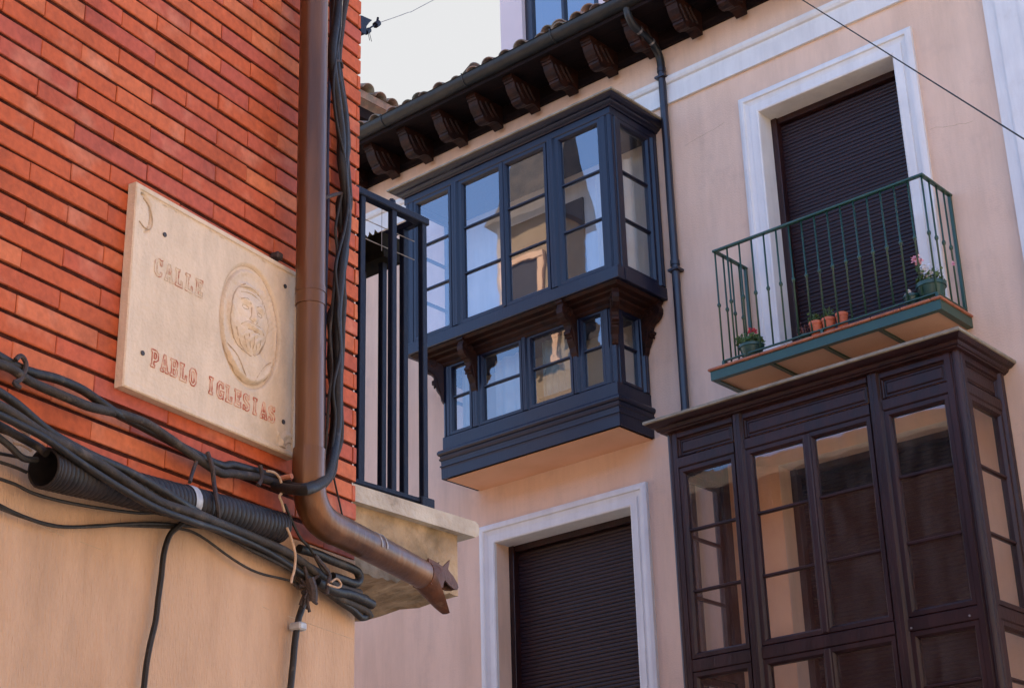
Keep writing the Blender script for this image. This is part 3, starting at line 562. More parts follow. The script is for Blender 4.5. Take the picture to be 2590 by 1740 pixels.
# terracotta edge tiles
k = 0; xx = x0-0.018
while xx < x1+0.018-0.01:
    e = min(xx+0.247, x1+0.018); m = MB(); m.bbox(xx, e, yf-0.020, yf+0.19, 7.415, 7.436, b=0.007); obj('edge_tile', m, 'terracotta', BA); xx = e+0.002
for side in (x0-0.018, x1-0.17):
    for yy in (-0.312, -0.155): m = MB(); m.bbox(side, side+0.188, yy, yy+0.150, 7.415, 7.436, b=0.007); obj('edge_tile', m, 'terracotta', BA)
RA = part('railing', (-5.85, -0.25, 7.45), BA) if False else None
yr = -0.470; zr = 8.455; xr0, xr1 = -6.768, -4.868
m = MB(); m.bbox(xr0-0.02, xr1+0.02, yr-0.018, yr+0.018, zr, zr+0.022, b=0.005); m.bbox(xr0-0.02, xr0+0.016, yr+0.018, 0.0, zr, zr+0.022, b=0.005); m.bbox(xr1-0.016, xr1+0.02, yr+0.018, -0.0, zr, zr+0.022, b=0.005)
obj('handrail', m, 'green_paint', BA)
m = MB(); m.bbox(xr0-0.01, xr1+0.01, yr-0.010, yr+0.010, 7.478, 7.490, b=0.002); m.bbox(xr0-0.01, xr0+0.01, yr+0.010, 0, 7.478, 7.490, b=0.002); m.bbox(xr1-0.01, xr1+0.01, yr+0.010, 0, 7.478, 7.490, b=0.002)
for x in (xr0, -5.85, xr1): m.bbox(x-0.012, x+0.012, yr-0.012, yr+0.012, 7.436, 7.478, b=0.002)
obj('base_rail', m, 'green_paint', BA)
def bal(r=0.0078):
    m = MB(); m.lathe([(r, 7.49), (r, 7.955), (r*1.5, 7.960), (r*2.1, 7.972), (r*2.1, 7.980), (r*1.5, 7.992), (r, 7.997), (r, 8.455)], (0, 0, 0), 8); return meshdata('baluster', m, 'green_paint', True)
bm_ = bal()
for k in range(17): inst('baluster', bm_, (-6.768+k*0.11875, yr, 0), BA)
for yy in (-0.352, -0.235, -0.118): inst('baluster', bm_, (xr0, yy, 0), BA); inst('baluster', bm_, (xr1, yy, 0), BA)
for x in (xr0, xr1): m = MB(); m.bbox(x-0.013, x+0.013, -0.032, -0.006, 7.49, 8.455, b=0.003); obj('wall_post', m, 'green_paint', BA)

random.seed(5)
for (x0_, z0_, x1_, z1_) in ((-7.30, 9.86, -6.86, 9.93), (-4.95, 9.1, -4.60, 9.02)):
    q = [(x0_+(x1_-x0_)*k/7+random.uniform(-.008, .008), -0.0004, z0_+(z1_-z0_)*k/7+random.uniform(-.008, .008)) for k in range(8)]
    m = MB(); m.tube(q, 0.0011, 4, True, 0); obj('crack', m, 'groove_brown', PB)

# measured cable runs on the left wall (along, out, up)
CABLES=[
('cable', 'upper strand of the thick twisted black cable pair below the plaque', 'cable', 0.0115, 'cable', [(2.1857, -0.035, 3.8399), (2.2228, -0.035, 3.8348), (2.2664, -0.035, 3.8317), (2.3071, -0.035, 3.8348), (2.3676, -0.035, 3.8417), (2.441, -0.035, 3.8391), (2.487, -0.045, 3.8225), (2.5402, -0.045, 3.8124), (2.6224, -0.035, 3.8124), (2.8867, -0.035, 3.7922), (2.9515, -0.035, 3.8043), (3.0484, -0.035, 3.8134), (3.1495, -0.035, 3.8184), (3.1395, -0.065, 3.7939)]),
('cable', 'lower strand of the thick twisted black cable pair below the plaque', 'cable', 0.0115, 'cable', [(2.1795, -0.045, 3.8155), (2.2275, -0.045, 3.819), (2.2724, -0.045, 3.8061), (2.3295, -0.045, 3.8041), (2.3788, -0.055, 3.797), (2.4452, -0.055, 3.797), (2.5227, -0.045, 3.8123), (2.5861, -0.045, 3.8156), (2.6666, -0.045, 3.8126), (2.8764, -0.045, 3.7707), (2.9411, -0.045, 3.7797), (3.0372, -0.045, 3.794), (3.1377, -0.045, 3.8002), (3.1111, -0.095, 3.7751)]),
('cable', 'heavy black cable curving under the copper pipe and up beside it', 'cable', 0.0145, 'cable', [(3.0966, -0.05, 3.7856), (3.0837, -0.11, 3.7623), (3.069, -0.17, 3.7472), (3.143, -0.15, 3.7817), (3.244, -0.1, 3.8415), (3.3011, -0.07, 3.9022), (3.3445, -0.05, 3.9868), (3.3498, -0.05, 4.0457), (3.3476, -0.05, 4.1321), (3.35, -0.05, 4.2213), (3.3425, -0.05, 4.3386), (3.3497, -0.05, 4.423), (3.3614, -0.05, 4.5205), (3.3782, -0.05, 4.6221), (3.3788, -0.05, 4.7026), (3.3655, -0.05, 4.7617), (3.3494, -0.05, 4.8362), (3.3477, -0.05, 4.9075), (3.3257, -0.05, 5.014), (3.304, -0.05, 5.1048), (3.2974, -0.05, 5.1699), (3.3141, -0.05, 5.2836), (3.3266, -0.05, 5.383)]),
('cable', 'black cable crossing behind the heavy one to the right of the copper pipe', 'cable', 0.013, 'cable', [(3.1383, -0.03, 3.809), (3.1296, -0.08, 3.7885), (3.1242, -0.13, 3.7748), (3.234, -0.09, 3.8318), (3.3132, -0.05, 3.9033), (3.3561, -0.03, 3.9657), (3.3665, -0.03, 4.084), (3.3455, -0.03, 4.1948), (3.3476, -0.03, 4.285), (3.3415, -0.03, 4.3432), (3.3588, -0.03, 4.3855), (3.3844, -0.03, 4.488), (3.4015, -0.03, 4.5736), (3.3807, -0.03, 4.6448), (3.3721, -0.03, 4.7056), (3.3973, -0.03, 4.7654), (3.391, -0.03, 4.8285), (3.3947, -0.03, 4.886), (3.3872, -0.03, 5.0004), (3.3605, -0.03, 5.0895), (3.3441, -0.03, 5.1535), (3.3363, -0.03, 5.268), (3.3281, -0.03, 5.3914)]),
('cable', 'black cable lying outermost on the brick corner beside the copper pipe', 'cable', 0.012, 'cable', [(3.2866, -0.05, 3.8322), (3.3726, -0.02, 3.9005), (3.3812, -0.02, 3.9466), (3.4022, -0.02, 4.0097), (3.4001, -0.02, 4.0965), (3.3961, -0.02, 4.1691), (3.4031, -0.02, 4.2613), (3.4053, -0.02, 4.3688), (3.4088, -0.02, 4.422), (3.3977, -0.02, 4.4958), (3.3955, -0.02, 4.5898), (3.4127, -0.02, 4.6773), (3.431, -0.02, 4.734), (3.422, -0.02, 4.8125), (3.4133, -0.02, 4.8751), (3.4174, -0.02, 4.9166), (3.4054, -0.02, 5.0126), (3.3835, -0.02, 5.1047), (3.3668, -0.02, 5.1759), (3.379, -0.02, 5.2952), (3.3923, -0.02, 5.3815), (3.4063, -0.02, 5.4404)]),
('cable', 'thin dark blue cable running down close behind the copper pipe', 'cable', 0.0055, 'navy', [(3.3265, -0.02, 5.3872), (3.3317, -0.02, 5.234), (3.3305, -0.02, 5.1498), (3.3257, -0.02, 5.058), (3.3246, -0.02, 4.9227), (3.3257, -0.02, 4.8017), (3.3316, -0.02, 4.6749), (3.3305, -0.02, 4.5477), (3.3272, -0.02, 4.4222), (3.3282, -0.02, 4.3107), (3.3272, -0.02, 4.191), (3.3284, -0.02, 4.0745), (3.3274, -0.02, 3.9596), (3.3187, -0.02, 3.884)]),
('cable', 'thin black wire hanging over the brick corner below the copper pipe bend', 'cable', 0.003, 'cable', [(3.3772, -0.01, 3.9475), (3.3908, -0.01, 3.9011), (3.4118, -0.01, 3.8505), (3.4302, -0.01, 3.8056), (3.441, -0.01, 3.7681)]),
('cable', 'thin black strand wandering down the left side of the vertical bundle', 'cable', 0.0045, 'cable', [(3.3134, -0.045, 5.3773), (3.3016, -0.045, 5.2609), (3.2967, -0.045, 5.1713), (3.321, -0.045, 5.0812), (3.3383, -0.045, 4.9715), (3.3555, -0.045, 4.863), (3.3674, -0.045, 4.764), (3.3502, -0.045, 4.682), (3.3355, -0.045, 4.6057), (3.3444, -0.045, 4.5307), (3.3329, -0.045, 4.4333), (3.3262, -0.045, 4.3394), (3.3189, -0.045, 4.2713), (3.3304, -0.045, 4.1804), (3.3193, -0.045, 4.0952), (3.3128, -0.045, 4.0071), (3.3066, -0.045, 3.9206)]),
('cable', 'thin black strand crossing over the vertical bundle beside the copper pipe', 'cable', 0.005, 'cable', [(3.3233, -0.06, 5.3773), (3.3189, -0.06, 5.2475), (3.2998, -0.06, 5.1265), (3.2927, -0.06, 5.0277), (3.3146, -0.06, 4.9216), (3.3504, -0.06, 4.8362), (3.3614, -0.06, 4.7731), (3.3702, -0.06, 4.696), (3.3554, -0.06, 4.6098), (3.3335, -0.06, 4.5379), (3.3166, -0.06, 4.4691), (3.3326, -0.06, 4.3834), (3.3293, -0.06, 4.3313), (3.3432, -0.06, 4.2315), (3.3165, -0.06, 4.12), (3.3276, -0.06, 4.0369), (3.3166, -0.06, 3.9485)]),
('cable', 'thin black strand along the right edge of the vertical bundle', 'cable', 0.004, 'cable', [(3.4014, -0.02, 5.4303), (3.3886, -0.02, 5.3184), (3.379, -0.02, 5.1893), (3.4043, -0.02, 5.0635), (3.4202, -0.02, 4.9011), (3.4266, -0.02, 4.8311), (3.4381, -0.02, 4.7469), (3.4254, -0.02, 4.6503), (3.4155, -0.02, 4.5501), (3.4189, -0.02, 4.3947), (3.4154, -0.02, 4.3416), (3.4104, -0.02, 4.2487), (3.4085, -0.02, 4.1286), (3.408, -0.02, 4.055), (3.392, -0.02, 3.9636)]),
('cable', 'grey black cable slanting over the mouth of the corrugated tube', 'cable', 0.012, 'cable', [(2.1295, -0.115, 3.6965), (2.1923, -0.115, 3.6871), (2.2701, -0.115, 3.6692), (2.3657, -0.115, 3.6574), (2.4657, -0.115, 3.6428), (2.6154, -0.115, 3.6135), (2.7532, -0.115, 3.6142), (2.8763, -0.075, 3.6298), (3.0226, -0.055, 3.6348), (3.1649, -0.045, 3.6295), (3.2837, -0.045, 3.6037), (3.3688, -0.045, 3.5865), (3.4659, -0.045, 3.5886)]),
('cable', 'dark cable lying along the top side of the corrugated tube', 'cable', 0.011, 'cable', [(2.1391, -0.1, 3.7314), (2.2029, -0.1, 3.7176), (2.2984, -0.1, 3.6854), (2.4123, -0.1, 3.6685), (2.5307, -0.1, 3.6632), (2.6288, -0.1, 3.6507), (2.7162, -0.1, 3.634), (2.8617, -0.06, 3.637), (3.0281, -0.05, 3.6454), (3.1983, -0.04, 3.6234), (3.3182, -0.04, 3.606), (3.4043, -0.04, 3.5887), (3.5028, -0.04, 3.5818)]),
('cable', 'worn grey cable lowest of the group that crosses the corrugated tube', 'cable', 0.009, 'cable', [(2.1277, -0.12, 3.6736), (2.2047, -0.12, 3.6682), (2.2757, -0.12, 3.6577), (2.3793, -0.12, 3.6332), (2.5041, -0.12, 3.6094), (2.6116, -0.12, 3.5938), (2.7339, -0.12, 3.5929), (2.883, -0.07, 3.616), (3.0844, -0.04, 3.6179), (3.2633, -0.04, 3.5828), (3.3571, -0.04, 3.5615), (3.4932, -0.04, 3.553)]),
('cable', 'black cable passing under the twisted pair at the left edge', 'cable', 0.01, 'cable', [(2.1822, -0.06, 3.6813), (2.2462, -0.06, 3.6712), (2.3022, -0.06, 3.6653), (2.3129, -0.08, 3.6472)]),
('cable', 'short black cable dropping into the mouth of the corrugated tube', 'cable', 0.008, 'cable', [(2.1764, -0.07, 3.6536), (2.2195, -0.07, 3.6398), (2.2575, -0.07, 3.624), (2.2966, -0.07, 3.63)]),
('cable', 'upper of two thin cables crossing the plaster into the corrugated tube mouth', 'cable', 0.004, 'cable', [(2.216, -0.03, 3.6324), (2.2633, -0.03, 3.6384), (2.3027, -0.03, 3.6421)]),
('cable', 'lower of two thin cables crossing the plaster into the corrugated tube mouth', 'cable', 0.004, 'cable', [(2.218, -0.03, 3.6162), (2.272, -0.03, 3.6166), (2.309, -0.03, 3.6145)]),
('cable', 'thin black cable running along the underside of the corrugated tube', 'cable', 0.004, 'cable', [(2.2223, -0.03, 3.5816), (2.2794, -0.03, 3.58), (2.3322, -0.03, 3.5744), (2.4109, -0.03, 3.5774), (2.5252, -0.03, 3.5911), (2.6457, -0.03, 3.6081), (2.7425, -0.03, 3.632), (2.8343, -0.03, 3.6276), (2.9286, -0.03, 3.6392)]),
('cable', 'long thin sagging black cable on the plaster below the corrugated tube', 'cable', 0.0045, 'cable', [(2.2436, -0.02, 3.5322), (2.3168, -0.02, 3.5242), (2.4104, -0.02, 3.5252), (2.5194, -0.02, 3.5487), (2.6129, -0.02, 3.5772), (2.7114, -0.02, 3.6025), (2.7925, -0.02, 3.6182), (2.9005, -0.02, 3.6343), (3.0652, -0.02, 3.6366), (3.1965, -0.02, 3.6321), (3.307, -0.02, 3.6068)]),
('cable', 'second long thin sagging black cable, doubled under the first on the plaster', 'cable', 0.0035, 'cable', [(2.2462, -0.018, 3.5261), (2.3312, -0.018, 3.5224), (2.4441, -0.018, 3.5301), (2.5408, -0.018, 3.5577), (2.6571, -0.018, 3.583), (2.7877, -0.018, 3.61), (2.8649, -0.018, 3.6099), (2.9872, -0.018, 3.5804), (3.0798, -0.018, 3.5673), (3.1926, -0.018, 3.5715), (3.283, -0.018, 3.573)]),
('cable', 'black cable dropping down the plaster below the white taped tube', 'cable', 0.0075, 'cable', [(2.7993, -0.04, 3.6335), (2.7744, -0.03, 3.6079), (2.761, -0.02, 3.5853), (2.746, -0.02, 3.5398), (2.7415, -0.02, 3.4869), (2.7362, -0.02, 3.4345), (2.7297, -0.02, 3.3825), (2.7192, -0.02, 3.3356), (2.7094, -0.02, 3.2844), (2.7056, -0.02, 3.23), (2.7034, -0.02, 3.191), (2.6997, -0.02, 3.1141)]),
('cable', 'thick black cable dropping down the plaster from the big knot', 'cable', 0.009, 'cable', [(3.3268, -0.025, 3.5933), (3.2948, -0.025, 3.5721), (3.264, -0.025, 3.5342), (3.2429, -0.025, 3.4931), (3.2366, -0.025, 3.4772), (3.2255, -0.025, 3.4192), (3.2187, -0.025, 3.3683), (3.2109, -0.025, 3.3026), (3.2059, -0.025, 3.2576), (3.2007, -0.025, 3.1769)]),
('cable', 'cable of the loose bundle between tube end and knot, second from the top', 'cable', 0.0065, 'cable', [(2.7973, -0.035, 3.6339), (2.9229, -0.035, 3.637), (3.0303, -0.035, 3.6317), (3.1426, -0.035, 3.6205), (3.2508, -0.035, 3.6011), (3.3254, -0.035, 3.5849), (3.4015, -0.035, 3.583), (3.4998, -0.035, 3.573)]),
('cable', 'cable of the loose bundle between tube end and knot, third from the top', 'cable', 0.0055, 'cable', [(2.793, -0.035, 3.6293), (2.9186, -0.035, 3.6287), (3.026, -0.035, 3.6184), (3.1379, -0.035, 3.607), (3.2457, -0.035, 3.5899), (3.3255, -0.035, 3.5811), (3.4017, -0.035, 3.5765), (3.4941, -0.035, 3.5587)]),
('cable', 'cable of the loose bundle between tube end and knot, topmost', 'cable', 0.006, 'cable', [(2.8031, -0.035, 3.6382), (2.9289, -0.035, 3.6443), (3.0364, -0.035, 3.6431), (3.1491, -0.035, 3.6322), (3.2578, -0.035, 3.611), (3.3253, -0.035, 3.5881), (3.4014, -0.035, 3.5883), (3.5077, -0.035, 3.5853)]),
('cable', 'cable of the loose bundle between tube end and knot, lowest', 'cable', 0.005, 'cable', [(2.8008, -0.035, 3.6283), (2.9269, -0.035, 3.6247), (3.0348, -0.035, 3.6104), (3.1471, -0.035, 3.5988), (3.2551, -0.035, 3.5836), (3.3256, -0.035, 3.578), (3.4018, -0.035, 3.5712), (3.5042, -0.035, 3.5499)]),
('cable', 'thick looped black cable hooking back beyond the plaster corner', 'cable', 0.0125, 'cable', [(3.2004, -0.05, 3.6488), (3.2735, -0.05, 3.6507), (3.3298, -0.05, 3.6486), (3.3969, -0.05, 3.6485), (3.446, -0.05, 3.6441), (3.4587, -0.05, 3.6258), (3.4368, -0.05, 3.6093), (3.3785, -0.05, 3.609), (3.3404, -0.05, 3.6068)]),
('cable', 'thick cut black cable end pointing past the plaster corner', 'cable', 0.014, 'cable', [(3.2758, -0.05, 3.5787), (3.3508, -0.05, 3.571), (3.413, -0.05, 3.5748), (3.4719, -0.05, 3.5718), (3.5169, -0.05, 3.5673)]),
('cable', 'second cut black cable end pointing past the plaster corner', 'cable', 0.011, 'cable', [(3.3076, -0.04, 3.5753), (3.3835, -0.04, 3.5616), (3.4416, -0.04, 3.5555), (3.501, -0.04, 3.5492), (3.5212, -0.04, 3.5352)]),
('cable', 'third cut black cable end, ragged, below the other two', 'cable', 0.01, 'cable', [(3.3331, -0.035, 3.5697), (3.4, -0.035, 3.5539), (3.4487, -0.035, 3.5428), (3.4883, -0.035, 3.5297), (3.5181, -0.035, 3.5383)]),
('cable', 'taut dark wire from the pipe bend down to the knot', 'cable', 0.004, 'cable', [(3.1132, -0.07, 3.7398), (3.1459, -0.07, 3.7017), (3.1785, -0.07, 3.6692), (3.2199, -0.07, 3.6499), (3.2671, -0.07, 3.6083), (3.2953, -0.07, 3.597)]),
('rope', 'pale rope tied round the upper black cables left of the copper pipe', 'rope', 0.0035, 'rope', [(3.0281, -0.08, 3.8021), (3.0539, -0.08, 3.8061), (3.0738, -0.08, 3.7999), (3.0877, -0.08, 3.7834), (3.0886, -0.08, 3.7634), (3.0783, -0.08, 3.7492), (3.0899, -0.08, 3.735), (3.1008, -0.08, 3.7148)]),
('rope', 'pale rope hanging in an arc over the loose bundle below the pipe', 'rope', 0.0035, 'rope', [(3.0996, -0.09, 3.6729), (3.1135, -0.09, 3.6563), (3.1277, -0.09, 3.6313), (3.1352, -0.09, 3.6076), (3.1344, -0.09, 3.5737), (3.1265, -0.09, 3.5525), (3.1219, -0.09, 3.5376)]),
('rope', 'pinkish rope loop at the big knot', 'rope', 0.003, 'rope', [(3.2834, -0.09, 3.574), (3.3064, -0.09, 3.5875), (3.3254, -0.09, 3.577), (3.3163, -0.09, 3.5665), (3.2883, -0.09, 3.5636), (3.2697, -0.09, 3.5655)]),
('cable_tie', 'blackened rag tie crossing the loose bundle at the knot', 'tie', 0.006, 'strap', [(3.2322, -0.075, 3.6345), (3.2602, -0.075, 3.6205), (3.2933, -0.075, 3.5987), (3.2892, -0.075, 3.5776), (3.2855, -0.075, 3.5453)]),
('strap', 'dark strap hanging over the twisted pair and the corrugated tube', 'strap', 0.006, 'strap', [(2.8366, -0.055, 3.8017), (2.8434, -0.065, 3.7655), (2.8537, -0.065, 3.7296), (2.8295, -0.095, 3.6849), (2.84, -0.095, 3.6444), (2.883, -0.055, 3.6186)]),
('strap', 'short dark strap between the twisted pair and the corrugated tube', 'strap', 0.005, 'strap', [(2.805, -0.05, 3.7717), (2.7942, -0.05, 3.7386), (2.7638, -0.07, 3.705)]),
('cable_clamp', 'dark wire clamp gripping the twisted pair at the left edge', 'clamp', 0.006, 'strap', [(2.2329, -0.05, 3.8373), (2.2468, -0.05, 3.8507), (2.2604, -0.05, 3.8414), (2.2599, -0.05, 3.8185), (2.25, -0.05, 3.7977), (2.236, -0.05, 3.7857), (2.2519, -0.05, 3.7808)]),
('cable_clamp', 'dark clamp gripping the twisted pair near the copper pipe', 'clamp', 0.006, 'strap', [(3.03, -0.055, 3.8218), (3.0395, -0.055, 3.8042), (3.0341, -0.055, 3.7826), (3.0263, -0.055, 3.7691)]),
('cable_clamp', 'dark band tying the vertical cables beside the copper pipe, upper', 'clamp', 0.004, 'strap', [(3.2973, -0.04, 5.1253), (3.3259, -0.04, 5.1507), (3.3552, -0.04, 5.1627), (3.363, -0.04, 5.1461)]),
('cable_clamp', 'dark band tying the vertical cables beside the copper pipe, lower', 'clamp', 0.006, 'strap', [(3.2843, -0.045, 4.6807), (3.3212, -0.045, 4.7047), (3.3587, -0.045, 4.7244), (3.4068, -0.045, 4.7325)]),
]
CONDUIT=[(2.3118, -0.075, 3.6163), (2.4015, -0.07, 3.6243), (2.5235, -0.06, 3.6384), (2.669, -0.055, 3.6512), (2.7858, -0.05, 3.6632), (2.9029, -0.05, 3.6734), (3.0264, -0.05, 3.6786), (3.1226, -0.05, 3.6847)]
CRACKS=[[(2.3167, 0, 3.5302), (2.3858, 0, 3.5228), (2.4569, 0, 3.5166)], [(3.1228, 0, 3.4937), (3.1504, 0, 3.4913)], [(3.2233, 0, 3.4896), (3.3371, 0, 3.4853), (3.4998, 0, 3.4799)], [(2.503, 0, 3.5159), (2.5708, 0, 3.5114)]]
# pipe [(3.164, 5.359), (3.167, 5.257), (3.178, 4.652), (3.18, 4.071), (3.193, 3.929), (3.182, 3.836)]
# bend [(3.164, 5.359), (3.167, 5.257), (3.178, 4.652), (3.18, 4.071), (3.193, 3.929), (3.182, 3.836), (3.18, 3.782), (3.195, 3.739), (3.228, 3.712), (3.293, 3.704), (3.36, 3.705), (3.489, 3.705), (3.592, 3.694), (3.699, 3.68)]
# spout [(3.716, 3.7), (3.803, 3.726), (3.86, 3.699), (3.828, 3.68), (3.767, 3.674), (3.771, 3.658), (3.707, 3.645), (3.81, 3.619), (3.801, 3.61), (3.686, 3.624), (3.708, 3.686)]
# ------------------------------------------------------------------ flower pots on the green balcony
def pot(name, label, x, y, r, h, mt, z0=7.437, grp=None):
    t = thing(name, label, 'flower pot', (x, y, z0), grp)
    m = MB(); m.lathe([(r*0.70, 0), (r*0.74, 0.004), (r*0.93, h*0.80), (r*0.95, h*0.82), (r*1.03, h*0.83), (r*1.05, h*0.99), (r*1.0, h), (r*0.92, h), (r*0.88, h*0.88)], (x, y, z0), 20); obj('pot', m, mt, t, smooth=True)
    return t
def foliage(t, c, rx, rz, n, s, mt, name='leaves', stems=0):
    m = MB()
    for _ in range(n):
        a, b_ = random.uniform(0, 6.283), random.uniform(-0.5, 1); rr = rx*random.uniform(0.3, 1)
        p = Vector((c[0]+rr*math.cos(a), c[1]+rr*math.sin(a), c[2]+rz*b_*random.uniform(0.4, 1)))
        u = Vector((random.uniform(-1, 1), random.uniform(-1, 1), random.uniform(-.5, .8))).normalized(); v = u.cross(Vector((random.uniform(-1, 1), random.uniform(-1, 1), random.uniform(-1, 1)))).normalized(); q = s*random.uniform(.6, 1.2)
        w_ = u.cross(v)*q*0.2
        m.add([p-u*q, p-v*q*.7+w_, p+u*q, p+v*q*.7+w_], [(0, 1, 2, 3)])
    for _ in range(stems):
        a = random.uniform(0, 6.283); m.tube([(c[0], c[1], c[2]-rz*0.8), (c[0]+rx*.5*math.cos(a), c[1]+rx*.5*math.sin(a), c[2]+rz*random.uniform(.2, 1))], 0.002, 4, False, 0)
    return obj(name, m, mt, t)
t = pot('flower_pot', 'dark green pot of red geraniums at the left end of the green balcony', -6.539, -0.40, 0.100, 0.135, 'pot_green')
foliage(t, (-6.549, -0.40, 7.600), 0.115, 0.075, 240, 0.020, 'leaf_green', stems=6)
foliage(t, (-6.514, -0.42, 7.676), 0.042, 0.026, 46, 0.014, 'petal_red', 'flowers', 5); foliage(t, (-6.588, -0.37, 7.652), 0.022, 0.018, 18, 0.012, 'petal_red', 'flowers')
t = pot('flower_pot', 'terracotta pot with a sprig of green, left of three by the shutter', -5.925, -0.42, 0.055, 0.145, 'pot_orange'); foliage(t, (-5.925, -0.42, 7.605), 0.06, 0.05, 60, 0.014, 'leaf_green', stems=8)
t = pot('flower_pot', 'middle terracotta pot of three by the shutter, thin green shoots', -5.812, -0.42, 0.054, 0.142, 'pot_orange'); foliage(t, (-5.812, -0.42, 7.615), 0.05, 0.07, 50, 0.012, 'leaf_green', stems=10)
t = pot('flower_pot', 'small empty terracotta pot, right of three by the shutter', -5.695, -0.42, 0.048, 0.150, 'pot_orange')
t = pot('flower_pot', 'low pot with a dried maroon plant beside the terracotta pots', -6.033, -0.40, 0.06, 0.07, 'pot_green'); foliage(t, (-6.033, -0.40, 7.513), 0.07, 0.09, 80, 0.012, 'dry_plant', stems=10)
t = pot('flower_pot', 'large dark green pot of pink and white flowers, right end of the green balcony', -4.954, -0.37, 0.110, 0.175, 'pot_green')
foliage(t, (-4.954, -0.37, 7.640), 0.11, 0.08, 170, 0.020, 'leaf_green', stems=8); foliage(t, (-5.028, -0.40, 7.751), 0.035, 0.05, 22, 0.018, 'leaf_green')
foliage(t, (-5.023, -0.41, 7.820), 0.045, 0.045, 44, 0.017, 'petal_pink', 'flowers', 5); foliage(t, (-4.944, -0.40, 7.681), 0.075, 0.075, 80, 0.015, 'petal_white', 'flowers', 8); foliage(t, (-4.785, -0.30, 7.751), 0.016, 0.02, 14, 0.013, 'petal_pink', 'flowers', 3)
t = pot('flower_pot', 'dark green pot holding a pale rag next to the pink and white flowers', -5.107, -0.40, 0.062, 0.12, 'pot_green'); foliage(t, (-5.107, -0.44, 7.562), 0.035, 0.02, 10, 0.022, 'petal_white', 'rag')

# ------------------------------------------------------------------ downpipe of the pink building
t = thing('drain_pipe', 'dark painted drain pipe running down the pink wall right of the two tier oriel', 'drain pipe', (-7.455, -0.05, 0))
m = MB(); px = -7.455
m.tube([(px, -0.55, 11.18), (px, -0.535, 11.10), (px, -0.515, 11.05), (px, -0.47, 11.005), (px, -0.36, 10.968), (px, -0.22, 10.945), (px, -0.12, 10.90), (px, -0.065, 10.82), (px, -0.055, 10.70)], 0.037, 14, True, 3); obj('swan_neck', m, 'gutter_metal', t, smooth=True)
m = MB(); m.tube([(px, -0.055, 10.72), (px, -0.055, 9.0), (px, -0.055, 6.0), (px, -0.055, 0.1)], 0.036, 14, True, 0); obj('pipe', m, 'downpipe_paint', t, smooth=True)
for z in (10.70, 8.73, 6.75, 4.8): m = MB(); m.tube([(px, -0.055, z-0.022), (px, -0.055, z+0.022)], 0.0425, 14, True, 0); obj('pipe_collar', m, 'downpipe_paint', t, smooth=True)
for z in (10.62, 8.66): m = MB(); m.bbox(px-0.055, px+0.055, -0.10, -0.001, z-0.012, z+0.012, b=0.002); obj('pipe_clip', m, 'downpipe_paint', t)
m = MB(); m.tube([(px, -0.385, 10.975), (px, -0.365, 10.968)], 0.041, 14, True, 0); m.tube([(px, -0.20, 10.942), (px, -0.182, 10.934)], 0.041, 14, True, 0); obj('pipe_collar', m, 'steel_dull', t, smooth=True)

# ------------------------------------------------------------------ roof storey behind the gutter
PH = thing('rooftop_storey', 'pale lilac set back roof storey with a tall blue reflecting window above the gutter', 'building', (-9.5, 3.5, 12))
m = MB(); wall_with_holes(m, -11.165, -3.4, 11.8, 17.0, 2.0, 2.25, [(-10.82, -9.66, 12.9, 16.2)]); m.box(-11.165, -11.0, 2.25, 5.0, 11.8, 17.0); m.box(-3.6, -3.4, 2.25, 5.0, 11.8, 17.0); m.box(-11.165, -3.4, 5.0, 5.2, 11.8, 17.0); obj('wall', m, 'lilac_plaster', PH)
m = MB(); m.box(-11.4, -3.2, 1.75, 5.4, 17.0, 17.2); obj('roof', m, 'roof_tile', PH)
m = MB(); m.box(-10.99, -3.61, 2.6, 4.98, 12.0, 16.99); obj('room_core', m, 'dark_void', PH)
WN = part('window', (-10.24, 2.1, 12.9), PH)
for a, c in ((-10.82, -10.715), (-10.262, -10.222), (-9.775, -9.66)): m = MB(); m.bbox(a, c, 2.06, 2.14, 12.9, 16.2); obj('frame_bar', m, 'downpipe_paint', WN)
for z in (12.9, 16.12): m = MB(); m.bbox(-10.82, -9.66, 2.065, 2.135, z, z+0.08); obj('frame_bar', m, 'downpipe_paint', WN)
for a, c in ((-10.715, -10.262), (-10.222, -9.775)): m = MB(); m.add([(a, 2.1, 12.95), (c, 2.1, 12.95), (c, 2.1, 16.15), (a, 2.1, 16.15)], [(0, 1, 2, 3)]); obj('pane', m, 'mirror_glass', WN)

# ------------------------------------------------------------------ neighbour with tiled eave
NB = thing('neighbouring_house', 'pink walled neighbouring house whose barrel tiled eave shows above the left end of the gutter', 'house', (-15.5, 3, 0))
m = MB(); m.box(-19, -13.30, -0.3, 8, 0, 13.32); obj('wall', m, 'pink_plaster', NB)
m = MB(); m.prism([(-13.02, 13.40), (-13.00, 13.49), (-16.2, 14.80), (-19.3, 13.49), (-19.3, 13.36)], lambda x, z: (x, -0.55, z), lambda x, z: (x, 8.2, z)); obj('roof', m, 'roof_tile', NB)
m = MB(); m.box(-13.30, -13.12, -0.3, 8, 13.20, 13.36); obj('eave_course', m, 'eave_wood', NB)
tl2 = meshdata('roof_tile', barrel(0.5, 0.100, 0.085, 0.014, 10), 'roof_tile', True)
for k in range(14):
    inst('roof_tile', tl2, (-12.965+random.uniform(-.015, .015), 0.12+k*0.231+random.uniform(-.01, .01), 13.492+random.uniform(-.01, .01)), NB, (rad(22), 0, rad(90)))
    inst('roof_tile', tl2, (-13.40, 0.12+k*0.231, 13.68), NB, (rad(22), 0, rad(90)))
m = MB(); m.prism([(-13.30, 13.20), (-13.10, 13.36), (-13.03, 13.40), (-13.30, 13.42)], lambda x, z: (x, -0.5, z), lambda x, z: (x, 8.1, z)); obj('mortar_bed', m, 'roof_tile', NB)

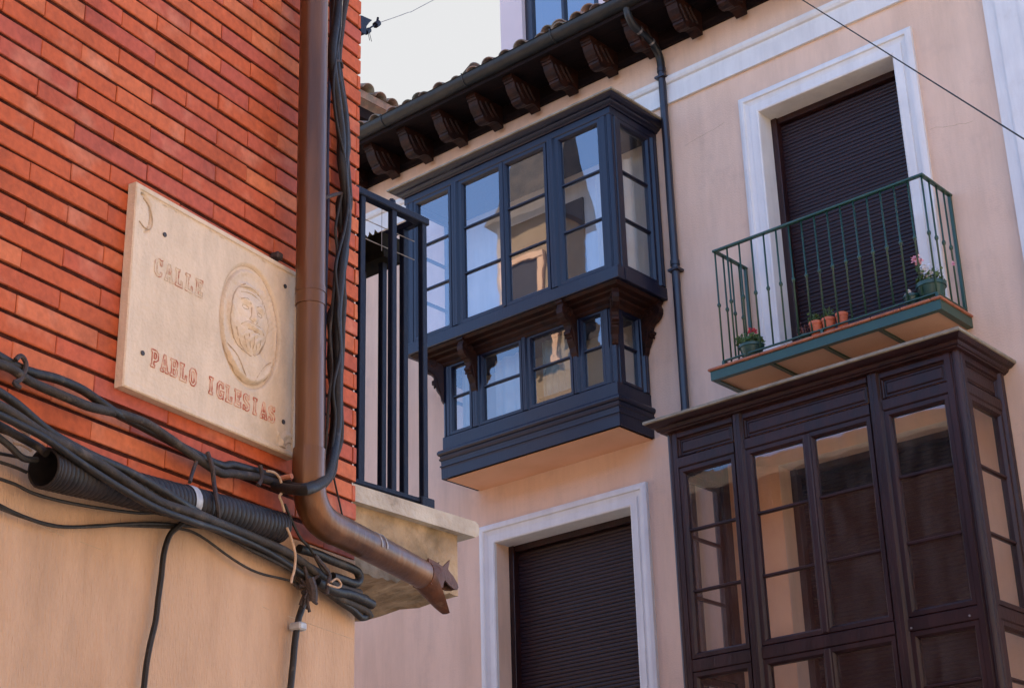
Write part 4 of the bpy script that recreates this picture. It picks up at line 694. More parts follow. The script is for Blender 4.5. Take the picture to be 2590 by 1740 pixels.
# ------------------------------------------------------------------ LEFT BUILDING (local frame: x along its wall, -y towards the street)
TH = math.atan2(.98487436, -.17327003)
ML = Matrix.Translation((-2.54097, -11.44704, 0)) @ Matrix.Rotation(TH, 4, 'Z')
def LW(s, y, z): return ML @ Vector((s, y, z))
KX, KY = -3.1486, -7.9931
LB = thing('brick_building', 'corner building with red brick upper wall over tan plaster', 'building', (-6.0, -9.5, 0))
# plaster lower wall and recessed joint plane behind the bricks
ZJ = 3.692
def corner_poly(inset_s, y):      # plan polygon of the building, wall plane at local y
    a = LW(-7, y, 0); b = LW(3.507-inset_s, y, 0)
    return [(a.x, a.y), (b.x, b.y), (b.x-0.2, KY-inset_s), (-12.5, KY-inset_s), (-12.5, -18.4)]
m = MB(); m.prism(corner_poly(0.0, 0.0), lambda x, y: (x, y, 0), lambda x, y: (x, y, ZJ)); obj('plaster_wall', m, 'left_plaster', LB)
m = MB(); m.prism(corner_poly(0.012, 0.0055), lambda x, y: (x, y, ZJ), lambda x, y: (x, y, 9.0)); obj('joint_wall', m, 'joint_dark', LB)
m = MB(); m.prism([(-2.9, -18.6), (KX+0.3, KY+0.3), (-12.5, KY+0.3), (-12.5, -18.6)], lambda x, y: (x, y, 9.0), lambda x, y: (x, y, 9.25)); obj('roof_slab', m, 'roof_tile', LB)
def brick_mesh(L_, h, j, d=0.05):
    m = MB(); c = 0.0019; rj = lambda a: random.uniform(-a, a)
    fr_ = [(c+rj(.001), 0, c+rj(.0012)), (L_-c+rj(.001), 0, c+rj(.0012)), (L_-c+rj(.001), 0, h-c+rj(.0012)), (c+rj(.001), 0, h-c+rj(.0012))]
    md = [(0, c, rj(.001)), (L_, c, rj(.001)), (L_, c, h+rj(.001)), (0, c, h+rj(.001))]; bk = [(0, d, 0), (L_, d, 0), (L_, d, h), (0, d, h)]
    fs = [(0, 1, 2, 3), (11, 10, 9, 8)]+[(i, 4+i, 4+(i+1) % 4, (i+1) % 4) for i in range(4)]+[(4+i, 8+i, 8+(i+1) % 4, 4+(i+1) % 4) for i in range(4)]
    m.add(fr_+md+bk, fs); return meshdata('brick', m, 'brick')
BH, CP = 0.0440, 0.0542
full = [brick_mesh(0.2435, BH, i) for i in range(6)]
extra = MB(ML)
corner_cache = {}
for c_ in range(0, 62):
    z0 = ZJ+0.0052+c_*CP
    even = (round((z0+BH/2-4.64)/CP) % 2 == 0)
    s = (2.265 if even else 2.387)-0.245*8
    while s < 3.50:
        e = min(s+0.245, 3.507)
        if e > 0.9:
            ls = e-s-0.0015
            if e > 2.13 and z0 < 5.55:
                full_ = abs(ls-0.2435) < 0.002
                if not full_:
                    key = (even, round(ls, 3), c_ % 3)
                    if key not in corner_cache: corner_cache[key] = brick_mesh(ls, BH, 0)
                    me = corner_cache[key]
                else: me = random.choice(full)
                p = LW(s+0.0008, random.uniform(-.0022, .0012), z0+random.uniform(-.0012, .0012))
                inst('brick', me, p, LB, (random.uniform(-.006, .006), random.uniform(-.003, .003), TH+random.uniform(-.004, .004)))
            else: extra.box(s+0.0008, s+ls, 0.0, 0.05, z0, z0+BH)
        s = e if e < 3.507 else 9
obj('brickwork', extra, 'brick', LB, kind='stuff')
# small pale blocks at the notched corner
m = MB()
for c_ in range(0, 30):
    z = ZJ+c_*CP; w_ = random.uniform(.006, .014)
    if z < 4.95 or random.random() < .3:
        p = LW(3.503, 0.012, z); m.box(p.x-0.012, p.x+0.001, p.y-w_, p.y+0.002, z-0.005, z+0.006)
obj('corner_blocks', m, 'white_trim', LB)
# left balcony
LBB = part('balcony', (-3.7, -7.75, 3.7), LB, 'rough concrete balcony with black iron railing on the hidden side of the brick corner')
xs0 = -3.205
m = MB(); N = 26
# body with slightly uneven underside
vs = []; fs = []
ys = [KY-0.05+(KY*0-0)+i*(0.518/N) for i in range(N+1)]; ys = [-7.998+i*(0.471/N) for i in range(N+1)]
XSn = 24; xsx = [xs0-1.9*i/XSn for i in range(XSn+1)]
zun = [[3.690+random.uniform(-.005, .004)-(0.006 if (j in (0, XSn) or i in (N,)) and random.random() < .5 else 0) for j in range(XSn+1)] for i in range(N+1)]
for i in range(N+1):
    for j in range(XSn+1): vs.append((xsx[j], ys[i], zun[i][j]))
for i in range(N):
    for j in range(XSn): a = i*(XSn+1)+j; fs.append((a, a+1, a+XSn+2, a+XSn+1))
m.add(vs, fs)
o_ = len(m.v); sv = [(xs0, ys[i], zun[i][0]) for i in range(N+1)]+[(xs0, ys[i], 3.872) for i in range(N+1)]; m.add(sv, [(i, i+1, N+2+i, N+1+i) for i in range(N)])
sv = [(xsx[j], ys[N], zun[N][j]) for j in range(XSn+1)]+[(xsx[j], ys[N], 3.872) for j in range(XSn+1)]; m.add(sv, [(j, j+1, XSn+2+j, XSn+1+j) for j in range(XSn)])
obj('slab', m, 'concrete', LBB)
m = MB(); m.rings(-5.1, xs0, -7.998, -7.525, [(0, 3.873), (0, 3.875)], cap=False)
m = MB(); m.prism([(-7.998, 3.873), (-7.474, 3.868), (-7.462, 3.876), (-7.458, 3.892), (-7.462, 3.908), (-7.474, 3.916), (-7.998, 3.922)], lambda y, z: (-5.12, y, z), lambda y, z: (-3.178, y, z)); obj('coping', m, 'coping_stone', LBB)
xr = -3.232
m = MB(); m.bbox(xr-0.016, xr+0.016, -7.99, -7.622, 4.858, 4.882, b=0.003); m.bbox(-5.0, xr-0.016, -7.665, -7.640, 4.858, 4.882, b=0.003); obj('handrail', m, 'black_rail', LBB)
m = MB(); m.bbox(xr-0.010, xr+0.012, -7.99, -7.618, 3.944, 3.958, b=0.002); m.bbox(-5.0, xr-0.010, -7.665, -7.640, 3.944, 3.958, b=0.002); m.bbox(xr-0.018, xr+0.02, -7.668, -7.612, 3.925, 3.962, b=0.003); obj('base_rail', m, 'black_rail', LBB)
br_ = MB(); br_.bbox(-0.0105, 0.0105, -0.0105, 0.0105, 3.95, 4.862, b=0.002); bmd = meshdata('baluster', br_, 'black_rail')
for y in (-7.905, -7.772, -7.640): inst('baluster', bmd, (xr, y, 0), LBB)
for k in range(17): inst('baluster', bmd, (-3.302-k*0.0935, -7.652, 0), LBB)
m = MB(); m.tube([(xr, -7.78, 4.882), (xr, -7.772, 4.893)], 0.012, 8, True, 0); obj('rail_knob', m, 'black_rail', LBB)
# planter hanging from the front rail
t = thing('planter_box', 'dark shallow planter box with dry olive moss hooked over the black railing', 'planter', (-3.55, -7.66, 4.77))
m = MB(); m.prism([(-7.70, 4.858), (-7.60, 4.858), (-7.61, 4.775), (-7.69, 4.775)], lambda y, z: (-4.0, y, z), lambda y, z: (-3.352, y, z)); obj('box', m, 'planter_dark', t)
m = MB()
for _ in range(160):
    x = random.uniform(-4.0, -3.37); y = random.uniform(-7.69, -7.62); z = 4.868; s_ = random.uniform(.005, .014)
    m.add([(x-s_, y, z), (x+s_, y+s_*.5, z-.004), (x+s_*.4, y-s_, z+s_*1.1)], [(0, 1, 2)])
obj('dry_moss', m, 'moss_olive', t)
for i, (z, lab) in enumerate(((4.812, 'upper of two thin grey clothes lines inside the black railing'), (4.748, 'lower of two thin grey clothes lines inside the black railing'))):
    m = MB(); m.tube([(-3.262, -7.985, z), (-3.262, -7.84, z-.003), (-3.262, -7.645, z-.002)], 0.0016, 5, True, 2); tag(obj('clothes_line', m, 'steel_dull'), lab, 'clothes line', 'clothes lines on the corner balcony')
m = MB(); m.tube([(-3.25, -7.80, 4.86), (-3.25, -7.80, 4.72)], 0.0012, 4, True, 0); tag(obj('cord', m, 'steel_dull'), 'short vertical cord hanging between the railing bars', 'cord')

# rest of the left building along the side street (shows in the window reflections)
SB = thing('side_street_house', 'ochre house of the side street with tiled attic, seen mirrored in the oriel panes', 'house', (-16, -11, 0))
m = MB(); m.box(-24, -12.55, -16, -8.0, 0, 9.6); m.box(-15.3, -14.3, -9.0, -8.02, 9.6, 14.3); obj('wall', m, 'dark_ochre', SB)
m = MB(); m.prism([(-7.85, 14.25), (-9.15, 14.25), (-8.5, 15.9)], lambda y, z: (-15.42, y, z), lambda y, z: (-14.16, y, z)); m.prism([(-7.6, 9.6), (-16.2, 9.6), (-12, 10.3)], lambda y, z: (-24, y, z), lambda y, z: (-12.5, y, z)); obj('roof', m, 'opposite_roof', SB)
for (a, c, z0, z1) in ((-15.1, -14.55, 11.8, 13.5), (-14.2, -13.1, 7.0, 9.2), (-17, -16, 7, 9.2), (-20, -19, 7, 9.2), (-14.2, -13.1, 4, 6.4), (-17, -16, 4, 6.4)):
    m = MB(); m.box(a, c, -8.05, -7.985, z0, z1); obj('window', m, 'shutter_brown', SB)
    m = MB(); m.box(a-0.10, a-0.001, -8.05, -7.96, z0, z1); m.box(c+0.001, c+0.10, -8.05, -7.96, z0, z1); m.box(a-0.10, c+0.10, -8.05, -7.95, z1+0.001, z1+0.10); obj('window_surround', m, 'orange_plaster', SB)
OB = thing('opposite_building', 'sunlit ochre building across the square behind the viewer', 'building', (0, -26, 0))
m = MB(); m.box(-22, 26, -34, -25.6, 0, 12.0); obj('wall', m, 'opposite_plaster', OB)
m = MB(); m.prism([(-25.0, 12), (-34.6, 12), (-30, 14.2)], lambda y, z: (-22.3, y, z), lambda y, z: (26.3, y, z)); obj('roof', m, 'opposite_roof', OB)
for k in range(14):
    for z0 in (1.0, 4.6, 8.2):
        x = -20+k*3.3; m = MB(); m.box(x, x+1.2, -25.61, -25.57, z0, z0+2.3); obj('window', m, 'shutter_brown', OB)
        m = MB(); m.box(x-0.16, x-.001, -25.6, -25.55, z0, z0+2.3); m.box(x+1.201, x+1.36, -25.6, -25.55, z0, z0+2.3); m.box(x-0.16, x+1.36, -25.6, -25.53, z0+2.301, z0+2.48); obj('window_surround', m, 'white_trim', OB)
RB = thing('right_hand_building', 'ochre building closing the right side of the square, outside the picture', 'building', (14, -10, 0))
m = MB(); m.box(11, 20, -22, 2, 0, 11.0); obj('wall', m, 'opposite_plaster', RB)
m = MB(); m.prism([(10.6, 11), (20.4, 11), (15.5, 13)], lambda x, z: (x, -22.3, z), lambda x, z: (x, 2.3, z)); obj('roof', m, 'opposite_roof', RB)

# ------------------------------------------------------------------ copper downpipe with animal head spout
CPT = thing('copper_drain_pipe', 'brown copper drain pipe down the brick corner ending in an animal head spout', 'drain pipe', LW(3.2, -0.08, 3.6))
m = MB(ML); yy = -0.085
m.tube([(3.150, yy, 5.9), (3.163, yy, 5.3), (3.171, yy, 4.7), (3.1785, yy, 4.30)], 0.0400, 22, True, 2); obj('pipe', m, 'copper', CPT, smooth=True)
m = MB(ML); m.tube([(3.1780, yy, 4.345), (3.1840, yy, 4.07), (3.1880, yy, 3.93), (3.188, yy, 3.87)], 0.0380, 22, True, 2); obj('pipe', m, 'copper', CPT, smooth=True)
m = MB(ML); m.tube([(3.1785, yy, 4.335), (3.1785, yy, 4.352)], 0.0415, 22, True, 0); obj('pipe_collar', m, 'copper', CPT, smooth=True)
m = MB(ML); m.tube([(3.188, yy, 3.90), (3.187, yy, 3.855), (3.189, yy, 3.81), (3.200, yy, 3.770), (3.225, yy, 3.738), (3.262, yy, 3.722), (3.300, yy, 3.717)], 0.0425, 22, True, 4); obj('elbow', m, 'copper', CPT, smooth=True)
m = MB(ML); m.tube([(3.285, yy, 3.719), (3.40, yy, 3.711), (3.55, yy, 3.698), (3.715, yy, 3.682)], 0.0415, 22, True, 3, rfun=lambda t: 1.0-0.05*t); obj('spout_pipe', m, 'copper', CPT, smooth=True)
# weathered drips where the balcony leaks on the pipe
for s_ in (3.455, 3.478):
    m = MB(ML); m.tube([(s_, yy+0.0415*math.cos(a), 3.704+0.0415*math.sin(a)) for a in [math.radians(q) for q in range(80, 200, 12)]], 0.0022, 5, True, 0); obj('lime_streak', m, 'tape', CPT, smooth=True)
# head: jaws are tongues cut from the tube wall
HD = part('spout_head', LW(3.75, yy, 3.68), CPT, 'open jawed animal head in cut copper sheet at the spout end')
def jaw(a0, a1, L0, prof, r=0.041, ax=-0.0001, cx=3.700, cz=3.684, slope=-0.10, t=0.0035, n=14, m_=12, curl=0.0):
    m = MB(ML); vs = []
    for layer in (0, 1):
        for i in range(m_+1):
            u = i/m_; hw = prof(u)
            for k in range(n+1):
                a = (a0+a1)/2+(k/n-0.5)*(a1-a0)*hw; R_ = r-layer*t+curl*u*u
                vs.append((cx+L0*u, yy+R_*math.cos(a), cz+slope*L0*u+R_*math.sin(a)))
    W_ = n+1; H_ = (m_+1)*W_; fs = []
    for i in range(m_):
        for k in range(n):
            a = i*W_+k; fs += [(a, a+1, a+W_+1, a+W_), (H_+a, H_+a+W_, H_+a+W_+1, H_+a+1)]
        for k in (0, n): a = i*W_+k; fs.append((a, a+W_, H_+a+W_, H_+a))
    for k in range(n):
        fs += [(k, H_+k, H_+k+1, k+1), (m_*W_+k, m_*W_+k+1, H_+m_*W_+k+1, H_+m_*W_+k)]
    m.add(vs, fs); return m
obj('lower_jaw', jaw(rad(180), rad(360), 0.120, lambda u: 1-0.80*u, slope=-0.40), 'copper_dull', HD, smooth=True)
obj('collar', jaw(rad(-20), rad(200), 0.040, lambda u: 1-0.35*u, slope=-0.1, curl=0.003), 'copper_dull', HD, smooth=True)
up_ = [(3.690, 3.722), (3.730, 3.719), (3.765, 3.714), (3.780, 3.724), (3.812, 3.745), (3.800, 3.716), (3.812, 3.710), (3.835, 3.704), (3.862, 3.690), (3.870, 3.680), (3.862, 3.671), (3.840, 3.668), (3.805, 3.672), (3.778, 3.680), (3.768, 3.668), (3.764, 3.656), (3.748, 3.650), (3.700, 3.652)]
m = MB(ML); m.prism(up_, lambda x, z: (x, yy-0.030+0.16*max(0, x-3.75), z), lambda x, z: (x, yy-0.025+0.16*max(0, x-3.75), z)); m.prism(up_, lambda x, z: (x, yy+0.025-0.16*max(0, x-3.75), z), lambda x, z: (x, yy+0.030-0.16*max(0, x-3.75), z)); 
m.prism([(3.70, 3.716), (3.765, 3.711), (3.835, 3.702), (3.866, 3.680), (3.862, 3.672), (3.83, 3.694), (3.765, 3.704), (3.70, 3.714)], lambda x, z: (x, yy-0.025+0.16*max(0, x-3.75), z), lambda x, z: (x, yy+0.025-0.16*max(0, x-3.75), z)); obj('upper_jaw', m, 'copper_dull', HD)
# bracket between the plaque and the pipe
m = MB(ML); m.bbox(3.105, 3.130, -0.03, -0.001, 4.430, 4.450); obj('wall_bracket', m, 'strap', CPT)
m = MB(ML); m.tube([(3.118, -0.05, 3.812), (3.120, -0.085, 3.812)], 0.0075, 8, True, 0); obj('rusty_screw', m, 'terracotta', CPT)

# ------------------------------------------------------------------ stone street plaque
PQ = thing('street_name_plaque', 'carved stone street name plaque reading CALLE PABLO IGLESIAS with a portrait medallion', 'plaque', LW(2.87, -0.03, 3.85))
SX0, SX1, PZ0, PZ1, PT = 2.571, 3.205, 3.893, 4.419, 0.028
m = MB(ML)
fpl = lambda u, v, d: (u, -PT+d, v)
m.frame(SX0, SX1, PZ0, PZ1, [(0.0, PT-0.001), (0.0, 0.003), (0.003, 0.0), (0.013, 0.0), (0.0155, 0.0035), (0.019, 0.0045)], fpl)
m.box(SX0+0.001, SX1-0.001, -PT+0.012, -0.001, PZ0+0.001, PZ1-0.001)
obj('slab', m, 'plaque_stone', PQ)
# carved face with medallion, as a height field
def relief(s, z):
    # medallion centre
    cx, cz, a, b_ = 3.012, 4.198, 0.119, 0.168
    u, v = (s-cx)/a, (z-cz)/b_; r = math.hypot(u, v); h = 0.0
    if r < 1.04:
        ring = math.exp(-((r-0.965)/0.035)**2); h -= 0.0075*ring
        ring2 = math.exp(-((r-0.88)/0.04)**2); h += 0.0022*ring2
        if r < 0.95: h -= 0.0015
        def blob(x, y, sx, sz, hh, p=2.0):
            q = ((u-x)/sx)**2+((v-y)/sz)**2
            return hh*max(0.0, 1-q)**0.6 if q < 1 else 0.0
        def gb(x, y, sx, sz, hh): return hh*math.exp(-((u-x)/sx)**2-((v-y)/sz)**2)
        if r < 0.93:
            u0, v0 = u, v; u, v = (u+0.06)/1.36, (v-0.10)/0.82
            h = max(h, h+blob(-0.02, 0.02, 0.48, 0.70, 0.010))
            h += blob(0.05, -0.92, 0.60, 0.34, 0.005)                      # shoulders
            h += gb(0.0, 0.56, 0.34, 0.035, -0.0022)+gb(0.02, 0.63, 0.32, 0.05, 0.003)+gb(0.0, 0.47, 0.30, 0.03, -0.0018)   # cap band and brow creases
            h += gb(-0.16, 0.30, 0.12, 0.045, 0.0030)+gb(0.20, 0.28, 0.12, 0.045, 0.0030)
            h += gb(-0.16, 0.17, 0.10, 0.06, -0.0042)+gb(0.20, 0.15, 0.10, 0.06, -0.0042)
            h += gb(-0.16, 0.165, 0.05, 0.025, 0.0022)+gb(0.20, 0.145, 0.05, 0.025, 0.0022)
            h += gb(0.01, 0.10, 0.045, 0.17, 0.0048)+gb(0.01, -0.03, 0.08, 0.05, 0.0040)
            h += gb(-0.10, -0.17, 0.13, 0.045, 0.0036)+gb(0.14, -0.18, 0.13, 0.045, 0.0036)+gb(0.02, -0.25, 0.12, 0.02, -0.0035)
            beard = gb(0.03, -0.46, 0.30, 0.24, 0.0055); h += beard*(1+0.35*math.sin(38*u+6*math.sin(9*v)))
            h += gb(-0.43, 0.05, 0.05, 0.14, 0.003)+gb(0.46, 0.03, 0.05, 0.14, 0.003)
            h += gb(-0.30, -0.05, 0.10, 0.12, -0.0016)+gb(0.34, -0.07, 0.10, 0.12, -0.0016)
            h += 0.0006*math.sin(60*u)*math.sin(47*v)
            u, v = u0, v0
    # corner scrolls
    d = abs(math.hypot((s-(SX0+0.020))/1.05, (z-(PZ1-0.075))/1.5)-0.036)
    if z > PZ1-0.12 and s < SX0+0.075: h -= 0.004*math.exp(-(d/0.0028)**2)
    d = abs(math.hypot(s-(SX1-0.022), z-(PZ0+0.022))-0.034)
    if s > SX1-0.07 and z < PZ0+0.07: h += 0.003*math.exp(-(d/0.006)**2)+0.0025*math.exp(-(abs((s-SX1)+(z-PZ0)*0.8+0.03)/0.005)**2)
    # chipped top edge
    h -= 0.0016*max(0.0, math.sin(57*s)*math.sin(91*s+3)-0.35)*math.exp(-(PZ1-0.02-z)/0.018) if z < PZ1 else 0
    return h*1.7
NU, NV = 150, 122
m = MB(ML); vs = []; fs = []
for j in range(NV+1):
    for i in range(NU+1):
        s = SX0+0.018+(SX1-SX0-0.036)*i/NU; z = PZ0+0.018+(PZ1-PZ0-0.036)*j/NV
        vs.append((s, -PT+0.0045-relief(s, z), z))
for j in range(NV):
    for i in range(NU): a = j*(NU+1)+i; fs.append((a, a+1, a+NU+2, a+NU+1))
m.add(vs, fs); obj('carved_face', m, 'plaque_stone', PQ, smooth=True)
for (s, z) in ((2.680, 4.322), (3.146, 4.361), (2.631, 3.994), (3.155, 3.980)):
    m = MB(ML); m.tube([(s, -PT+0.007, z), (s, -PT+0.0022, z)], 0.0062, 12, True, 0); obj('bolt_hole', m, 'hole_dark', PQ)
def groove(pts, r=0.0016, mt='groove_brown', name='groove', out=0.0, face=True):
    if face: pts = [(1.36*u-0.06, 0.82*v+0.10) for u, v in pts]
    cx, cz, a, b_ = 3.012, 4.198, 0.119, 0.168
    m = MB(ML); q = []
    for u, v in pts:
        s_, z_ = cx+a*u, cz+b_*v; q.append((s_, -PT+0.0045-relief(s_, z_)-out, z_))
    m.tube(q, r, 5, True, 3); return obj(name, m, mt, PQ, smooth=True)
cir = lambda r0, a0, a1, n=28, sx=1, sz=1, x=0, y=0: [(x+r0*sx*math.cos(math.radians(a0+(a1-a0)*k/n)), y+r0*sz*math.sin(math.radians(a0+(a1-a0)*k/n))) for k in range(n+1)]
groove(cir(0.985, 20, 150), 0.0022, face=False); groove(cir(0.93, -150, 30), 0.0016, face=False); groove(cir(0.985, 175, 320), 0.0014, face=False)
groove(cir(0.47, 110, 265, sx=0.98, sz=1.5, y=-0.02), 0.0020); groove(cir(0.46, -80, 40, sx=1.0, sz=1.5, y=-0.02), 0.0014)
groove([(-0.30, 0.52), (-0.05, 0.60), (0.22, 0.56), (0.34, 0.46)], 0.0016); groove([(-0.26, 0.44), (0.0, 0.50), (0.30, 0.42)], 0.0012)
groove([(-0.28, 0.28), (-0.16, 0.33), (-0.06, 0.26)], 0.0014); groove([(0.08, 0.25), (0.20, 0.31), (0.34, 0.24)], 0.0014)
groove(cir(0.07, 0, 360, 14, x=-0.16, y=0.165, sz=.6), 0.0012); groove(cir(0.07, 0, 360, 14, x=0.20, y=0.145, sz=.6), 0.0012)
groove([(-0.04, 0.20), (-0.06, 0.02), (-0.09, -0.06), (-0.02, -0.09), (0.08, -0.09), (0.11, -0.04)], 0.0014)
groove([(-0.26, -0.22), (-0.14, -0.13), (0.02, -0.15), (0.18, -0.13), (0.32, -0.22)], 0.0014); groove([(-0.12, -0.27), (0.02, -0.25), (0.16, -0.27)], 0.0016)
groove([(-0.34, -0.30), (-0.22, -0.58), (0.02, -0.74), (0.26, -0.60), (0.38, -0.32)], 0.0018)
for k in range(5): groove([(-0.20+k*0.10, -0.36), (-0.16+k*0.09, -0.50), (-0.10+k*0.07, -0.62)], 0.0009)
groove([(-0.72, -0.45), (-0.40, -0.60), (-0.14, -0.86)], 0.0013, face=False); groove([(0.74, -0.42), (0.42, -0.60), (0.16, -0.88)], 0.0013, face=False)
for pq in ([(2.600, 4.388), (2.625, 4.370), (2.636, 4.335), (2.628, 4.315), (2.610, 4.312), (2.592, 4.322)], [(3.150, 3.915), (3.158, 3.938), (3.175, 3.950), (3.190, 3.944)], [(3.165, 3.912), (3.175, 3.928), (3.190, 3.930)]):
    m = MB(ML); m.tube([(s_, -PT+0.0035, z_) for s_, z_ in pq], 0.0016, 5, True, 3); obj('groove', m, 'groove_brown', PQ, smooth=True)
GL = {
'P': [[(0,0),(.42,0),(.42,.15),(.32,.15),(.32,.36),(.52,.36),(.76,.5),(.76,.86),(.55,1),(0,1),(0,.85),(.1,.85),(.1,.15),(0,.15)], [(.32,.52),(.45,.52),(.53,.6),(.53,.77),(.45,.84),(.32,.84)]],
'A': [[(0,0),(.32,0),(.32,.13),(.25,.13),(.29,.27),(.53,.27),(.57,.13),(.5,.13),(.5,0),(.84,0),(.84,.13),(.76,.13),(.51,1),(.31,1),(.07,.13),(0,.13)], [(.33,.42),(.49,.42),(.41,.74)]],
'B': [[(0,0),(.55,0),(.77,.15),(.77,.4),(.66,.52),(.75,.62),(.75,.87),(.55,1),(0,1),(0,.85),(.1,.85),(.1,.15),(0,.15)], [(.32,.14),(.48,.14),(.55,.2),(.55,.36),(.48,.43),(.32,.43)], [(.32,.58),(.46,.58),(.53,.64),(.53,.8),(.46,.86),(.32,.86)]],
'L': [[(0,0),(.74,0),(.74,.38),(.58,.38),(.58,.15),(.32,.15),(.32,.85),(.42,.85),(.42,1),(0,1),(0,.85),(.1,.85),(.1,.15),(0,.15)]],
'O': [[(.02,.22),(.24,0),(.54,0),(.76,.22),(.76,.78),(.54,1),(.24,1),(.02,.78)], [(.25,.28),(.33,.17),(.45,.17),(.53,.28),(.53,.72),(.45,.83),(.33,.83),(.25,.72)]],
'I': [[(.15,0),(.58,0),(.58,.15),(.48,.15),(.48,.85),(.58,.85),(.58,1),(.15,1),(.15,.85),(.25,.85),(.25,.15),(.15,.15)]],
'G': [[(.75,.65),(.6,.65),(.55,.82),(.35,.85),(.25,.7),(.25,.3),(.35,.15),(.52,.15),(.55,.33),(.43,.33),(.43,.48),(.82,.48),(.82,.33),(.75,.33),(.75,0),(.62,.06),(.5,0),(.25,0),(.02,.2),(.02,.8),(.25,1),(.5,1),(.6,.93),(.75,1)]],
'E': [[(0,0),(.74,0),(.74,.35),(.58,.35),(.58,.15),(.32,.15),(.32,.42),(.45,.42),(.45,.33),(.56,.33),(.56,.68),(.45,.68),(.45,.57),(.32,.57),(.32,.85),(.57,.85),(.57,.66),(.72,.66),(.72,1),(0,1),(0,.85),(.1,.85),(.1,.15),(0,.15)]],
'S': [[(.02,0),(.15,.07),(.3,0),(.52,0),(.74,.15),(.74,.42),(.55,.57),(.30,.64),(.24,.72),(.27,.84),(.45,.86),(.55,.72),(.70,.72),(.70,1),(.57,.94),(.42,1),(.22,1),(.02,.85),(.02,.62),(.15,.47),(.42,.38),(.5,.28),(.47,.16),(.28,.14),(.17,.3),(.02,.3)]],
'C': [[(.74,.66),(.58,.66),(.53,.83),(.35,.85),(.25,.7),(.25,.3),(.35,.15),(.53,.15),(.6,.3),(.76,.3),(.7,.08),(.5,0),(.25,0),(.02,.2),(.02,.8),(.25,1),(.5,1),(.6,.94),(.74,1)]]}
def write(text, s0, s1, zb0, zb1, h, mt, r):
    n = len(text); pitch = (s1-s0)/n
    for i, ch in enumerate(text):
        if ch == ' ': continue
        f = i/(n-1); z0 = zb0+(zb1-zb0)*f; x0_ = s0+pitch*i; w_ = pitch*0.98
        m = MB(ML)
        for cn in GL[ch]:
            q = [(x0_+p[0]*w_+random.uniform(-.0003, .0003), -PT+0.0040, z0+p[1]*h) for p in cn]
            for a, b_ in zip(q, q[1:]+q[:1]): m.tube([a, b_], r, 5, True, 0)
        obj('letter', m, mt, PQ)
write('PABLO IGLESIAS', 2.660, 3.129, 3.971, 3.964, 0.0445, 'letter_red', 0.0017)
write('CALLE', 2.653, 2.836, 4.205, 4.206, 0.0465, 'letter_faded', 0.0015)

for cr_ in (CRACKS):
    m = MB(ML); m.tube([(a+random.uniform(-.001, .001), -0.0002, c+random.uniform(-.001, .001)) for a, _, c in cr_], 0.0009, 4, True, 3); obj('crack', m, 'groove_brown', LB)
# ------------------------------------------------------------------ cables
rep = {}
for i, (name, lab, cat_, r, mt, pts) in enumerate(CABLES):
    m = MB(ML); big = r > 0.008
    P_ = [Vector(p) for p in pts]
    for j in range(1, len(P_)-1): P_[j] += Vector((random.uniform(-.0012, .0012), 0, random.uniform(-.0012, .0012)))
    m.tube(P_, r*0.94, 10 if big else 7, True, 4)
    g_ = None
    if name == 'cable' and 'loose bundle' in lab: g_ = 'cables of the loose bundle below the tube'
    elif name == 'cable' and 'cut black' in lab: g_ = 'cut cable ends past the plaster corner'
    elif name == 'cable' and 'twisted black' in lab: g_ = 'twisted cable pair'
    tag(obj(name, m, 'cable_dusty' if mt == 'cable' and i % 3 == 1 else mt, smooth=True), lab, cat_, g_)
# corrugated tube
CT = thing('corrugated_tube', 'wide black corrugated cable tube lying along the foot of the brickwork', 'cable tube', LW(2.7, -0.06, 3.64))
pts = [Vector(p) for p in CONDUIT]
def spl(t):
    k = min(int(t), len(pts)-2); f = t-k; p0 = pts[max(k-1, 0)]; p1 = pts[k]; p2 = pts[k+1]; p3 = pts[min(k+2, len(pts)-1)]
    return 0.5*((2*p1)+(p2-p0)*f+(2*p0-5*p1+4*p2-p3)*f*f+(-p0+3*p1-3*p2+p3)*f**3)
m = MB(ML); NR = 55*6; n = 20; vs = []; T_ = len(pts)-1.0
for lay in (0, 1):
    for i in range(NR+1):
        t = T_*i/NR; c = spl(t); d = (spl(min(t+.02, T_))-spl(max(t-.02, 0))).normalized(); a = Vector((0, 1, 0)); a = (a-d*a.dot(d)).normalized(); b_ = d.cross(a)
        R_ = (0.0435-0.0055*min(1, i/NR*1.4))
        R_ *= 1+0.055*math.copysign(abs(math.sin(2*math.pi*i/6/1.0/1.0*0.5))**0.6, 1)-0.02 if lay == 0 else 0.90
        for k in range(n): q = 2*math.pi*k/n; vs.append(c+a*(R_*math.cos(q))+b_*(R_*math.sin(q)))
W_ = (NR+1)*n; fs = []
for i in range(NR):
    for k in range(n):
        a = i*n+k; b_ = i*n+(k+1) % n; fs.append((a, b_, b_+n, a+n))
        if i < 60: fs.append((W_+a, W_+a+n, W_+b_+n, W_+b_))
for k in range(n): fs.append((k, W_+k, W_+(k+1) % n, (k+1) % n))
e0 = NR*n; fs.append(tuple(e0+k for k in range(n)))
m.add(vs, fs); obj('tube', m, 'tube_black', CT, smooth=True)
m = MB(ML); t = 3.92; c = spl(t); d = (spl(t+.03)-spl(t-.03)).normalized()
m.tube([c-d*0.011, c-d*0.0105, c+d*0.0105, c+d*0.011], 0.0420, 20, False, 0, rfun=lambda t: 1.0); obj('tape_band', m, 'tape', CT, smooth=True)
